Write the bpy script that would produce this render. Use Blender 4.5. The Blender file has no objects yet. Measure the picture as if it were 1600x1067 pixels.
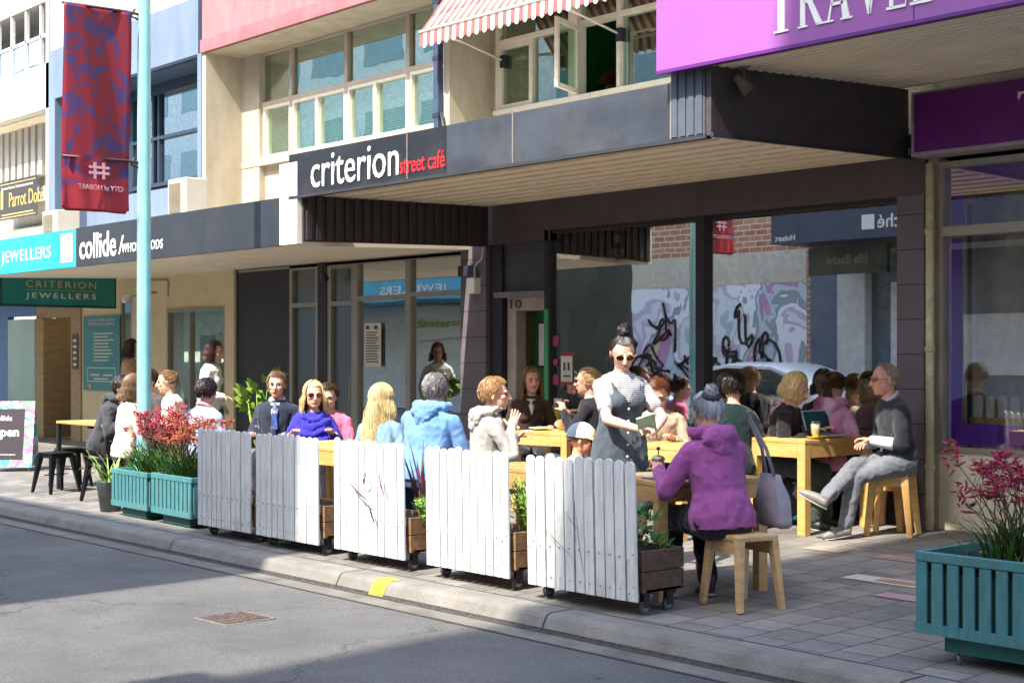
import bpy, bmesh, math, random
from mathutils import Vector, Matrix, noise
V = Vector
C = bpy.context.scene.collection
R = math.radians
sc = bpy.context.scene
# ------------------------------------------------------------------ camera, light
FPX = 2302.0
TH = math.atan(2000 / FPX)
cd = bpy.data.cameras.new("camera"); cam = bpy.data.objects.new("camera", cd); C.objects.link(cam)
cam.location = (0, 0, 1.6); cam.rotation_euler = (R(90), 0, R(90) - TH)
cd.sensor_width = 36; cd.lens = FPX / 1600 * 36; cd.shift_y = 20.5 / 1600; cd.clip_end = 500
sc.camera = cam
SUNX, SUNZ = -.16, 1.28
w = bpy.data.worlds.new("World"); sc.world = w; w.use_nodes = True
nt = w.node_tree; sky = nt.nodes.new("ShaderNodeTexSky"); sky.sky_type = 'NISHITA'; sky.sun_disc = False
sdir = V((SUNX, 1, -SUNZ)).normalized()
sky.sun_elevation = math.asin(-sdir.z); sky.sun_rotation = math.atan2(-sdir.x, -sdir.y)
sky.air_density = 1.0; sky.dust_density = 1.6; sky.ozone_density = .4
nt.links.new(sky.outputs[0], nt.nodes['Background'].inputs[0]); nt.nodes['Background'].inputs[1].default_value = .15
sd = bpy.data.lights.new("sun", 'SUN'); sun = bpy.data.objects.new("sun", sd); C.objects.link(sun)
sd.energy = 2.4; sd.angle = R(.5); sd.color = (1, .93, .82); sun.rotation_euler = sdir.to_track_quat('-Z', 'Y').to_euler()
vs = sc.view_settings; vs.view_transform = 'Standard'; vs.look = 'None'; vs.exposure = 2.33; vs.gamma = 1
sc.cycles.diffuse_bounces = 7; sc.cycles.max_bounces = 14; sc.cycles.transparent_max_bounces = 12

# ------------------------------------------------------------------ helpers
def PY(px, py, Y):
    l = (px - 800) / FPX; c, s = math.cos(TH), math.sin(TH); d = Y / (s + l * c)
    return V((d * (-c + l * s), Y, 1.6 + d * (554 - py) / FPX))
def XY(px, Y): return PY(px, 554, Y).x
def gz(Y): return .025 * max(0, Y - 6.3)
def lin(h):
    if isinstance(h, str):
        h = h.lstrip('#'); v = [int(h[i:i + 2], 16) / 255 for i in (0, 2, 4)]
        return tuple(c / 12.92 if c < .04045 else ((c + .055) / 1.055) ** 2.4 for c in v)
    return tuple(h)
_m = {}
def mat(name, col, rough=.7, var=.12, scale=6, bump=.0, bscale=60, metal=0, spec=.5, col2=None, stretch=(1, 1, 1), sheen=0, trans=0, coat=0, grime=0):
    if name in _m: return _m[name]
    m = bpy.data.materials.new(name); _m[name] = m; m.use_nodes = True; n = m.node_tree; N = n.nodes; L = n.links
    b = N['Principled BSDF']; b.inputs['Roughness'].default_value = rough; b.inputs['Metallic'].default_value = metal
    b.inputs['Specular IOR Level'].default_value = spec; b.inputs['Sheen Weight'].default_value = sheen; b.inputs['Coat Weight'].default_value = coat
    b.inputs['Transmission Weight'].default_value = trans
    col = lin(col); c2 = lin(col2) if col2 else tuple(c * (1 - var * 2) for c in col); c1 = col if col2 else tuple(min(1, c * (1 + var * .6)) for c in col)
    tc = N.new('ShaderNodeTexCoord'); mp = N.new('ShaderNodeMapping'); mp.inputs['Scale'].default_value = stretch
    L.new(tc.outputs['Object'], mp.inputs[0])
    t = N.new('ShaderNodeTexNoise'); t.inputs['Scale'].default_value = scale; t.inputs['Detail'].default_value = 6; t.inputs['Roughness'].default_value = .6
    L.new(mp.outputs[0], t.inputs[0])
    r = N.new('ShaderNodeValToRGB'); r.color_ramp.elements[0].position = .32; r.color_ramp.elements[1].position = .68
    r.color_ramp.elements[0].color = (*c2, 1); r.color_ramp.elements[1].color = (*c1, 1)
    L.new(t.outputs['Fac'], r.inputs[0]); out = r.outputs[0]
    if grime:
        t3 = N.new('ShaderNodeTexNoise'); t3.inputs['Scale'].default_value = 2.3; t3.inputs['Detail'].default_value = 9; t3.inputs['Roughness'].default_value = .7
        L.new(tc.outputs['Object'], t3.inputs[0])
        r3 = N.new('ShaderNodeValToRGB'); r3.color_ramp.elements[0].position = .5; r3.color_ramp.elements[1].position = .75; r3.color_ramp.elements[0].color = (0, 0, 0, 1); r3.color_ramp.elements[1].color = (grime, grime, grime, 1)
        L.new(t3.outputs['Fac'], r3.inputs[0]); mx = N.new('ShaderNodeMixRGB'); mx.inputs[2].default_value = (.16, .13, .1, 1); L.new(r3.outputs[0], mx.inputs[0]); L.new(out, mx.inputs[1]); out = mx.outputs[0]
    L.new(out, b.inputs['Base Color'])
    if bump:
        t2 = N.new('ShaderNodeTexNoise'); t2.inputs['Scale'].default_value = bscale; t2.inputs['Detail'].default_value = 4; L.new(mp.outputs[0], t2.inputs[0])
        bp = N.new('ShaderNodeBump'); bp.inputs['Strength'].default_value = bump; bp.inputs['Distance'].default_value = .01
        L.new(t2.outputs['Fac'], bp.inputs['Height']); L.new(bp.outputs[0], b.inputs['Normal'])
    return m
def glass(name, refl=.4, tint=(.8, .85, .83), rough=0.0, col=(1, 1, 1), wave=0):
    if name in _m: return _m[name]
    m = bpy.data.materials.new(name); _m[name] = m; m.use_nodes = True; N = m.node_tree.nodes; L = m.node_tree.links
    N.remove(N['Principled BSDF']); o = N['Material Output']
    t = N.new('ShaderNodeBsdfTransparent'); t.inputs[0].default_value = (*tint, 1)
    g = N.new('ShaderNodeBsdfGlossy'); g.inputs['Roughness'].default_value = rough; g.inputs[0].default_value = (*col, 1)
    x = N.new('ShaderNodeMixShader'); x.inputs[0].default_value = refl
    L.new(t.outputs[0], x.inputs[1]); L.new(g.outputs[0], x.inputs[2]); L.new(x.outputs[0], o.inputs[0])
    if wave:
        tx = N.new('ShaderNodeTexNoise'); tx.inputs['Scale'].default_value = .9; bp = N.new('ShaderNodeBump'); bp.inputs['Strength'].default_value = wave; bp.inputs['Distance'].default_value = .05
        tc = N.new('ShaderNodeTexCoord'); L.new(tc.outputs['Object'], tx.inputs[0]); L.new(tx.outputs['Fac'], bp.inputs['Height']); L.new(bp.outputs[0], g.inputs['Normal'])
    return m
def emat(name, col, st=1):
    if name in _m: return _m[name]
    m = bpy.data.materials.new(name); _m[name] = m; m.use_nodes = True; b = m.node_tree.nodes['Principled BSDF']
    b.inputs['Base Color'].default_value = (*lin(col), 1); b.inputs['Emission Color'].default_value = (*lin(col), 1); b.inputs['Emission Strength'].default_value = st
    return m

def box(bm, x0, x1, y0, y1, z0, z1, mi=0, M=None, bev=0):
    vs_ = [bm.verts.new(((x0, x1)[i & 1], (y0, y1)[i >> 1 & 1], (z0, z1)[i >> 2 & 1])) for i in range(8)]
    fs = [bm.faces.new([vs_[i] for i in q]) for q in ((0, 2, 3, 1), (4, 5, 7, 6), (0, 1, 5, 4), (2, 6, 7, 3), (1, 3, 7, 5), (0, 4, 6, 2))]
    for f in fs: f.material_index = mi
    if bev:
        es = list({e for f in fs for e in f.edges})
        r = bmesh.ops.bevel(bm, geom=es, offset=bev, segments=2, affect='EDGES', profile=.6)
        for f in r['faces']: f.material_index = mi
        vs_ = list({v for f in r['faces'] for v in f.verts})
    if M is not None: bmesh.ops.transform(bm, matrix=M, verts=vs_)
    return vs_
def frame(d):
    d = d.normalized(); a = V((0, 0, 1)) if abs(d.z) < .9 else V((0, 1, 0)); x = a.cross(d).normalized(); return x, d.cross(x)
def loft(bm, rings, mi=0, cap=True, smooth=True):
    """rings: lists of points"""
    prev = None; first = None
    for ring in rings:
        cur = [bm.verts.new(p) for p in ring]
        if prev:
            n = len(cur)
            for i in range(n):
                f = bm.faces.new((prev[i], prev[(i + 1) % n], cur[(i + 1) % n], cur[i])); f.material_index = mi; f.smooth = smooth
        else: first = cur
        prev = cur
    if cap:
        for r_, fl in ((first, True), (prev, False)):
            try:
                f = bm.faces.new(list(reversed(r_)) if fl else r_); f.material_index = mi
            except ValueError: pass
def tube(bm, pts, rad, seg=8, mi=0, round_=False, flat=1.0):
    pts = [V(p) for p in pts]; n = len(pts)
    if not hasattr(rad, '__len__'): rad = [rad] * n
    rad = list(rad)
    if round_:
        P, Q = [], []
        d0 = (pts[0] - pts[1]).normalized(); d1 = (pts[-1] - pts[-2]).normalized()
        for k in (.98, .75, .4): P.append(pts[0] + d0 * rad[0] * k); Q.append(rad[0] * math.sqrt(1 - k * k))
        P += pts; Q += rad
        for k in (.4, .75, .98): P.append(pts[-1] + d1 * rad[-1] * k); Q.append(rad[-1] * math.sqrt(1 - k * k))
        pts, rad = P, Q; n = len(pts)
    rings = []; x = None
    for i in range(n):
        d = (pts[min(i + 1, n - 1)] - pts[max(i - 1, 0)]).normalized()
        if x is None: x, y = frame(d)
        else:
            x = (x - d * x.dot(d)).normalized(); y = d.cross(x)
        rings.append([pts[i] + (x * math.cos(2 * math.pi * k / seg) + y * math.sin(2 * math.pi * k / seg) * flat) * rad[i] for k in range(seg)])
    loft(bm, rings, mi)
def cyl(bm, p0, p1, r0, r1=None, seg=20, mi=0): tube(bm, [p0, p1], [r0, r0 if r1 is None else r1], seg, mi)
def lathe(bm, prof, c=(0, 0, 0), seg=24, mi=0):
    c = V(c); loft(bm, [[c + V((r * math.cos(2 * math.pi * k / seg), r * math.sin(2 * math.pi * k / seg), z)) for k in range(seg)] for r, z in prof], mi)
def ell(bm, c, r, M=None, mi=0, u=12, v=8):
    c = V(c); M = M or Matrix.Identity(3); rings = []
    for j in range(v + 1):
        t = math.pi * (j + .02) / (v + .04); rings.append([c + M @ V((r[0] * math.sin(t) * math.cos(2 * math.pi * k / u), r[1] * math.sin(t) * math.sin(2 * math.pi * k / u), -r[2] * math.cos(t))) for k in range(u)])
    loft(bm, rings, mi)
def prism(bm, pts, d, mi=0):
    """pts: 3d polygon, d: extrusion vector"""
    a = [bm.verts.new(p) for p in pts]; b = [bm.verts.new(V(p) + V(d)) for p in pts]; n = len(a)
    f = [bm.faces.new(list(reversed(a))), bm.faces.new(b)] + [bm.faces.new((a[i], a[(i + 1) % n], b[(i + 1) % n], b[i])) for i in range(n)]
    for q in f: q.material_index = mi
def BM(): return bmesh.new()
def obj(name, bm, mats, parent=None, smooth=None, bevel=0, loc=None):
    bmesh.ops.recalc_face_normals(bm, faces=bm.faces)
    if smooth is not None:
        ca = R(smooth)
        for f in bm.faces: f.smooth = True
        for e in bm.edges:
            if len(e.link_faces) == 2 and e.calc_face_angle(0) > ca: e.smooth = False
    me = bpy.data.meshes.new(name); bm.to_mesh(me); bm.free()
    for m in (mats if isinstance(mats, (list, tuple)) else [mats]): me.materials.append(m)
    o = bpy.data.objects.new(name, me); C.objects.link(o)
    if parent: o.parent = parent
    if loc: o.location = loc
    if bevel:
        b = o.modifiers.new('bevel', 'BEVEL'); b.width = bevel; b.segments = 2; b.limit_method = 'ANGLE'
    return o
def tag(o, label=None, cat=None, group=None, kind=None):
    if label: o['label'] = label
    if cat: o['category'] = cat
    if group: o['group'] = group
    if kind: o['kind'] = kind
    return o
def thing(name, label, cat, loc=(0, 0, 0), rz=0, group=None):
    o = bpy.data.objects.new(name, None); C.objects.link(o); o.location = loc; o.rotation_euler = (0, 0, rz); o.empty_display_size = .1
    return tag(o, label, cat, group)
def struct(name, bm, m, **k): return tag(obj(name, bm, m, **k), kind='structure')
def bobj(name, boxes, m, parent=None, bevel=0, **k):
    bm = BM()
    for b in boxes: box(bm, *b)
    return obj(name, bm, m, parent, bevel=bevel, **k)
def copytree(root, loc, rz, label):
    r = root.copy(); C.objects.link(r); r.location = loc; r.rotation_euler = (0, 0, rz); r['label'] = label
    for ch in list(root.children):
        c_ = ch.copy(); C.objects.link(c_); c_.parent = r
        for g in list(ch.children):
            d = g.copy(); C.objects.link(d); d.parent = c_
    return r
def text(body, a, b, zb, zt, m, parent=None, name='lettering', depth=.006, off=0, mirror=False, shear=0, sp=1):
    """text standing on the line a->b (xy points), between heights zb and zt"""
    cu = bpy.data.curves.new('t', 'FONT'); cu.body = body; cu.extrude = .02; cu.offset = off; cu.shear = shear; cu.resolution_u = 3; cu.space_character = sp
    to = bpy.data.objects.new('t', cu); C.objects.link(to); dg = bpy.context.evaluated_depsgraph_get()
    me = bpy.data.meshes.new_from_object(to.evaluated_get(dg)); bpy.data.objects.remove(to)
    me.name = name
    xs = [v.co.x for v in me.vertices]; ys = [v.co.y for v in me.vertices]; x0, x1, y0, y1 = min(xs), max(xs), min(ys), max(ys)
    a, b = V(a), V(b); d = (b - a); n = V((d.y, -d.x)).normalized()
    for v in me.vertices:
        u = (v.co.x - x0) / (x1 - x0); u = 1 - u if mirror else u
        p = a + d * u; q = n * (v.co.z / .02 * .5 + .5) * depth
        v.co = (p.x + q.x, p.y + q.y, zb + (zt - zb) * (v.co.y - y0) / (y1 - y0))
    if mirror: me.flip_normals()
    me.materials.clear(); me.materials.append(m)
    o = bpy.data.objects.new(name, me); C.objects.link(o)
    if parent: o.parent = parent
    return o
def remesh(bm, voxel, sm=3, amp=0, nscale=(8, 8, 3), seed=0):
    me = bpy.data.meshes.new('tmp'); bm.to_mesh(me); bm.free(); o = bpy.data.objects.new('tmp', me); C.objects.link(o)
    r = o.modifiers.new('r', 'REMESH'); r.mode = 'VOXEL'; r.voxel_size = voxel
    if sm: s_ = o.modifiers.new('s', 'SMOOTH'); s_.factor = .5; s_.iterations = sm
    dg = bpy.context.evaluated_depsgraph_get(); m2 = bpy.data.meshes.new_from_object(o.evaluated_get(dg))
    bpy.data.objects.remove(o); b2 = BM(); b2.from_mesh(m2); bpy.data.meshes.remove(m2); bpy.data.meshes.remove(me)
    if amp:
        b2.normal_update(); o3 = V((seed * 3.7, seed * 1.3, 0))
        mv = []
        for v in b2.verts:
            c_ = v.co; q = V((c_.x * nscale[0], c_.y * nscale[1], c_.z * nscale[2])) + o3
            h = .9 - abs(noise.noise(q)) * 1.6 - .9 * abs(noise.noise(V((q.x * 1.9 + q.z, q.y * 1.9, q.z * 2.6 - q.x)))) + .25
            mv.append(v.normal * (h - .5) * amp)
        for v, d in zip(b2.verts, mv): v.co += d
    for f in b2.faces: f.smooth = True
    return b2
rnd = random.Random(7)
YW, YA, YF, YN = 11.0, 8.37, 10.44, 11.13
# ------------------------------------------------------------------ ground
def asphalt():
    m = bpy.data.materials.new('asphalt'); m.use_nodes = True; N = m.node_tree.nodes; L = m.node_tree.links; b = N['Principled BSDF']
    tc = N.new('ShaderNodeTexCoord')
    def nz(s, d=5, r=.6):
        t = N.new('ShaderNodeTexNoise'); t.inputs['Scale'].default_value = s; t.inputs['Detail'].default_value = d; t.inputs['Roughness'].default_value = r; L.new(tc.outputs['Object'], t.inputs[0]); return t
    a, c, e = nz(110, 3), nz(.7, 8, .7), nz(320, 2)
    r = N.new('ShaderNodeValToRGB'); r.color_ramp.elements[0].position = .33; r.color_ramp.elements[1].position = .72; r.color_ramp.elements[0].color = (.045, .046, .047, 1); r.color_ramp.elements[1].color = (.155, .153, .146, 1)
    L.new(a.outputs['Fac'], r.inputs[0])
    r2 = N.new('ShaderNodeValToRGB'); r2.color_ramp.elements[0].position = .3; r2.color_ramp.elements[1].position = .62; r2.color_ramp.elements[0].color = (.55, .55, .56, 1); r2.color_ramp.elements[1].color = (1.15, 1.12, 1.07, 1)
    L.new(c.outputs['Fac'], r2.inputs[0]); mx = N.new('ShaderNodeMixRGB'); mx.blend_type = 'MULTIPLY'; mx.inputs[0].default_value = 1; L.new(r.outputs[0], mx.inputs[1]); L.new(r2.outputs[0], mx.inputs[2])
    v = N.new('ShaderNodeTexVoronoi'); v.inputs['Scale'].default_value = 1.6; L.new(tc.outputs['Object'], v.inputs[0])   # spots of gum and oil
    r3 = N.new('ShaderNodeValToRGB'); r3.color_ramp.elements[0].position = .035; r3.color_ramp.elements[1].position = .06; r3.color_ramp.elements[0].color = (.55, .55, .55, 1); r3.color_ramp.elements[1].color = (1, 1, 1, 1)
    L.new(v.outputs['Distance'], r3.inputs[0]); m2 = N.new('ShaderNodeMixRGB'); m2.blend_type = 'MULTIPLY'; m2.inputs[0].default_value = 1; L.new(mx.outputs[0], m2.inputs[1]); L.new(r3.outputs[0], m2.inputs[2])
    # cracks
    nx = N.new('ShaderNodeTexVoronoi'); nx.feature = 'DISTANCE_TO_EDGE'; nx.inputs['Scale'].default_value = .35
    av = N.new('ShaderNodeVectorMath'); av.operation = 'ADD'; dd = nz(1.7, 4); L.new(tc.outputs['Object'], av.inputs[0]); L.new(dd.outputs['Color'], av.inputs[1]); L.new(av.outputs[0], nx.inputs[0])
    r4 = N.new('ShaderNodeValToRGB'); r4.color_ramp.elements[0].position = .001; r4.color_ramp.elements[1].position = .008; r4.color_ramp.elements[0].color = (.5, .5, .5, 1); r4.color_ramp.elements[1].color = (1, 1, 1, 1)
    L.new(nx.outputs['Distance'], r4.inputs[0]); m3 = N.new('ShaderNodeMixRGB'); m3.blend_type = 'MULTIPLY'; m3.inputs[0].default_value = 1; L.new(m2.outputs[0], m3.inputs[1]); L.new(r4.outputs[0], m3.inputs[2])
    L.new(m3.outputs[0], b.inputs['Base Color']); b.inputs['Roughness'].default_value = .85
    bp = N.new('ShaderNodeBump'); bp.inputs['Strength'].default_value = .6; bp.inputs['Distance'].default_value = .006; L.new(e.outputs['Fac'], bp.inputs['Height']); L.new(bp.outputs[0], b.inputs['Normal'])
    return m
def paving(name, c1, c2, mort, bw, bh, rot=90, off=.5):
    m = bpy.data.materials.new(name); _m[name] = m; m.use_nodes = True; N = m.node_tree.nodes; L = m.node_tree.links; b = N['Principled BSDF']
    tc = N.new('ShaderNodeTexCoord'); mp = N.new('ShaderNodeMapping'); mp.inputs['Rotation'].default_value[2] = R(rot); mp.inputs['Location'].default_value = (.06, .1, 0); L.new(tc.outputs['Object'], mp.inputs[0])
    br = N.new('ShaderNodeTexBrick'); br.inputs['Scale'].default_value = 1; br.inputs['Brick Width'].default_value = bw; br.inputs['Row Height'].default_value = bh; br.inputs['Mortar Size'].default_value = .006; br.inputs['Mortar Smooth'].default_value = .1; br.offset = off
    br.inputs[1].default_value = (*lin(c1), 1); br.inputs[2].default_value = (*lin(c2), 1); br.inputs[3].default_value = (*lin(mort), 1)
    L.new(mp.outputs[0], br.inputs[0])
    t = N.new('ShaderNodeTexNoise'); t.inputs['Scale'].default_value = 1.1; t.inputs['Detail'].default_value = 9; t.inputs['Roughness'].default_value = .72; L.new(tc.outputs['Object'], t.inputs[0])
    r2 = N.new('ShaderNodeValToRGB'); r2.color_ramp.elements[0].position = .3; r2.color_ramp.elements[1].position = .65; r2.color_ramp.elements[0].color = (.56, .56, .57, 1); r2.color_ramp.elements[1].color = (1.1, 1.09, 1.06, 1)
    L.new(t.outputs['Fac'], r2.inputs[0]); mx = N.new('ShaderNodeMixRGB'); mx.blend_type = 'MULTIPLY'; mx.inputs[0].default_value = 1; L.new(br.outputs[0], mx.inputs[1]); L.new(r2.outputs[0], mx.inputs[2])
    t5 = N.new('ShaderNodeTexNoise'); t5.inputs['Scale'].default_value = 150; t5.inputs['Detail'].default_value = 3; L.new(tc.outputs['Object'], t5.inputs[0])
    m5 = N.new('ShaderNodeMixRGB'); m5.blend_type = 'OVERLAY'; m5.inputs[0].default_value = .35; L.new(mx.outputs[0], m5.inputs[1]); L.new(t5.outputs['Fac'], m5.inputs[2])
    L.new(m5.outputs[0], b.inputs['Base Color']); b.inputs['Roughness'].default_value = .8
    bp = N.new('ShaderNodeBump'); bp.inputs['Strength'].default_value = .5; bp.inputs['Distance'].default_value = .004; bp.invert = True; L.new(br.outputs['Fac'], bp.inputs['Height']); L.new(bp.outputs[0], b.inputs['Normal'])
    return m
ASP = asphalt()
bm = BM(); XA, XB = -140, 60
def strip(bm, prof, x0, x1, n=1, mi=0):
    for i in range(len(prof) - 1):
        f = bm.faces.new([bm.verts.new((x0, *prof[i])), bm.verts.new((x1, *prof[i])), bm.verts.new((x1, *prof[i + 1])), bm.verts.new((x0, *prof[i + 1]))]); f.material_index = mi
strip(bm, [(.2, -.09), (3, -.06), (5.86, -.10)], XA, XB)
struct('road', bm, ASP)
conc = mat('kerb_concrete', '#79756e', .9, .16, 4, .8, 70, grime=.3)
KP = [(5.84, -.0985), (6.085, -.108), (6.10, -.100), (6.14, -.024), (6.158, -.006), (6.19, 0), (6.376, .001)]
def offs(prof, d):
    o_ = []
    for i, p in enumerate(prof):
        a_ = V(prof[max(i - 1, 0)]); b_ = V(prof[min(i + 1, len(prof) - 1)]); t_ = (b_ - a_).normalized(); o_.append((p[0] - t_.y * d, p[1] + t_.x * d))
    return o_
bm = BM(); strip(bm, KP[2:], XA, XB); strip(bm, KP[:3], XA, XB, mi=1); strip(bm, offs([(6.07, -.1075), (6.085, -.108), (6.10, -.1), (6.108, -.085)], .002), XA, XB, mi=2); strip(bm, [(6.374, .0025), (6.392, .0025)], XA, XB, mi=2); strip(bm, [(5.83, -.0955), (5.855, -.0955)], XA, XB, mi=2)
struct('kerb', bm, [conc, mat('gutter_concrete', '#6b675f', .9, .25, 3, .6, 60, grime=.5), mat('joint_grit', '#413e3a', .95, .3, 20, .5, 80)])
bm = BM()
for x in [x_ * 2.45 - 14.1 + (x_ % 3) * .1 for x_ in range(-12, 8)]:
    strip(bm, offs(KP[1:], .003), x, x + .012)
struct('kerb_joint', bm, mat('joint_dark', '#34322f', .9))
yel = mat('yellow_paint', '#cda52a', .7, .15, 18, grime=.5)
bm = BM(); a = XY(585, 6.15); strip(bm, offs(KP[2:6] + [(6.27, .0003)], .004), a, a + .17)
struct('kerb_marking', bm, yel)
PAV = paving('pavers', '#837f7a', '#6b6864', '#403e3b', .26, .28)
bm = BM(); strip(bm, [(6.38, 0), (11.3, gz(11.3))], XA, XB); struct('pavement', bm, PAV)
bm = BM(); strip(bm, [(-12, .0), (.0, 0), (.05, -.01), (.1, -.09), (.2, -.09)], XA, XB); struct('opposite_pavement', bm, paving('pavers_opposite', '#8d8984', '#7d7975', '#50504e', .4, .4, 0))
bm = BM(); box(bm, -140, 60, 11.3, 60, -.3, .1); box(bm, -140, 60, -60, -12, -.3, -.02); struct('ground', bm, mat('ground', '#7a756c', .9))
# manhole cover
t = thing('drain_cover', 'small square rusty metal cover set in the asphalt', 'drain cover', (-8.28, 4.84, -.083), R(3))
bm = BM(); s = .17
box(bm, -s - .02, s + .02, -s - .02, s + .02, -.03, .002); obj('cover_frame', bm, mat('concrete_dark', '#6e6a64', .9, bump=.3), t)
bm = BM()
for i in range(7):
    for j in range(7):
        box(bm, -s + .01 + i * .047, -s + .045 + i * .047, -s + .01 + j * .047, -s + .045 + j * .047, .002, .008)
box(bm, -s, s, -s, s, -.001, .004); obj('lid', bm, mat('rust', '#5a4a42', .8, .3, 20, .3), t)
# decals in the pavement
def decal(name, label, pts, boxes):
    t = thing(name, label, 'floor sign')
    for nm, x0, x1, y0, y1, dz, m in boxes:
        bm = BM(); f = bm.faces.new([bm.verts.new((x, y, gz(y) + dz)) for x, y in ((x0, y0), (x1, y0), (x1, y1), (x0, y1))]); obj(nm, bm, m, t)
wp = mat('floor_white', '#b3b0aa', .6, .1, 20); orr = mat('floor_orange', '#a07a66', .6); pk = mat('floor_pink', '#a08086', .6, .12, 20)
decal('floor_decal', 'long white floor sticker with a faded orange band left of the big green planter', 0, [('border', -6.22, -5.42, 8.42, 8.62, .004, wp), ('band', -5.98, -5.56, 8.47, 8.57, .008, orr)])
decal('floor_decal', 'plain pink floor sticker beside the big green planter', 0, [('sheet', -5.66, -5.2, 8.0, 8.16, .004, pk)])
decal('floor_decal', 'faded orange floor patch in the sun in front of the seated man in a sweater', 0, [('sheet', -7.26, -6.9, 9.32, 9.55, .004, mat('floor_faded', '#998a80', .7))])
decal('floor_decal', 'faded orange floor patch at the shadow edge by the big green planter', 0, [('sheet', -6.6, -6.1, 9.3, 9.5, .004, mat('floor_faded2', '#937f76', .7))])

# ------------------------------------------------------------------ common building bits
cream = mat('cream_render', '#b9ad96', .8, .1, 2, .15, 60, grime=.3, stretch=(2, 2, .5))
white_r = mat('white_render', '#b5b2aa', .8, .08, 2, .1, 60, grime=.22, stretch=(2, 2, .5))
bluegrey = mat('bluegrey_render', '#6b7b90', .75, .08, 2, .1, 60, grime=.2, stretch=(2, 2, .5))
pinkr = mat('pink_render', '#b37172', .75, .12, 3, .15, 50, grime=.25, stretch=(2, 1, .5))
black_p = mat('black_paint', '#2a272e', .55, .15, 5, .1, 40)
char = mat('charcoal_paint', '#4b4b50', .55, .15, 4, .08, 40)
soff = mat('soffit_cream', '#f6edd6', .7, .05, 2)
alu = mat('aluminium', '#a59e92', .4, .08, 5, metal=.5)
framew = mat('frame_cream', '#e9e0ca', .5, .06, 8)
wood_c = mat('pale_wood_panel', '#a88f68', .6, .12, 3, stretch=(1, 1, 6))
dark_in = mat('interior_dark', '#4a4038', .9, .2, 3)
G1 = glass('window_glass', .42, (.8, .84, .8), wave=.04)
G2 = glass('upper_glass', .38, (.7, .82, .78), col=(.9, 1, .95), wave=.05)
G3 = glass('frosted_glass', .14, (.8, .82, .76), rough=.3)
def pane(name, x0, x1, z0, z1, Y, m, parent):
    bm = BM(); box(bm, x0, x1, Y - .003, Y + .003, z0, z1); return obj(name, bm, m, parent)
def wallgrid(bm, x0, x1, z0, z1, y0, y1, holes, mi=0):
    """solid wall slab x0..x1, z0..z1 with rectangular openings (hx0,hx1,hz0,hz1)"""
    xs = sorted({x0, x1, *[h[0] for h in holes], *[h[1] for h in holes]}); xs = [x for x in xs if x0 <= x <= x1]
    for a, b in zip(xs, xs[1:]):
        c_ = (a + b) / 2; hs = sorted([(h[2], h[3]) for h in holes if h[0] <= c_ <= h[1]]); z = z0
        for h0, h1 in hs:
            if h0 > z: box(bm, a, b, y0, y1, z, h0, mi)
            z = max(z, h1)
        if z < z1: box(bm, a, b, y0, y1, z, z1, mi)
    bmesh.ops.remove_doubles(bm, verts=bm.verts, dist=.0005)
def room(parent, x0, x1, y1, z0, z1, wallm, floorm=None, y0=11.2):
    bm = BM(); w_ = .08
    box(bm, x0, x1, y1, y1 + w_, z0, z1); box(bm, x0, x0 + w_, y0, y1, z0, z1); box(bm, x1 - w_, x1, y0, y1, z0, z1); box(bm, x0, x1, y0, y1 + w_, z1, z1 + w_); box(bm, x0, x1, y0, y1 + w_, z0 - w_, z0)
    return obj('interior', bm, wallm, parent)
# ------------------------------------------------------------------ buildings on the cafe side
# pink-banded building (upper windows + shopfront left of the cafe)
X0p, X1p = -18.75, -13.24
B = thing('shop_building', 'cream building with a pink upper band and long teal tinted office windows', 'building', (X0p, YF, 0))
def rel(o): o.location = (-o.parent.location.x, -o.parent.location.y, -o.parent.location.z); return o
def part(name, boxes, m, parent, bevel=0, sub=False):
    o = bobj(name, boxes, m, parent, bevel)
    return o if sub else rel(o)
ZS, ZT = 4.38, 5.9      # window sill / head
part('wall', [(X0p, X0p + .1, YF, YN + .3, 2.85, ZT), (X0p + .1, X0p + .02 + .55, YN - .1, YN + .3, 2.85, ZT), (X0p + .55, X1p - .04, YN, YN + .3, 2.85, ZS - .05), (X1p - .14, X1p - .04, YN, YN + .3, ZS - .05, ZT),
     (X0p, X1p - .04, YN + .01, YN + .3, ZT, 9.5), (X0p, X1p, YN + .3, 20, 9.4, 9.6), (X0p, X0p + .2, YN + .3, 20, 0, 9.4), (X1p - .3, X1p - .1, YN + .3, 20, 0, 9.4)], cream, B)
o = part('band', [(X0p, X1p - .04, YF, YF + .1, ZT + .003, 9.3)], pinkr, B)
part('band_soffit', [(X0p + .1, X1p - .04, YF + .02, YN + .02, ZT - .02, ZT)], cream, B)
o = part('band_lip', [(X0p, X1p - .04, YF - .035, YF, ZT - .01, ZT + .17)], mat('pink_lip', '#ad6469', .8, .15, 3, .2, 50, grime=.25), B)
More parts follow.
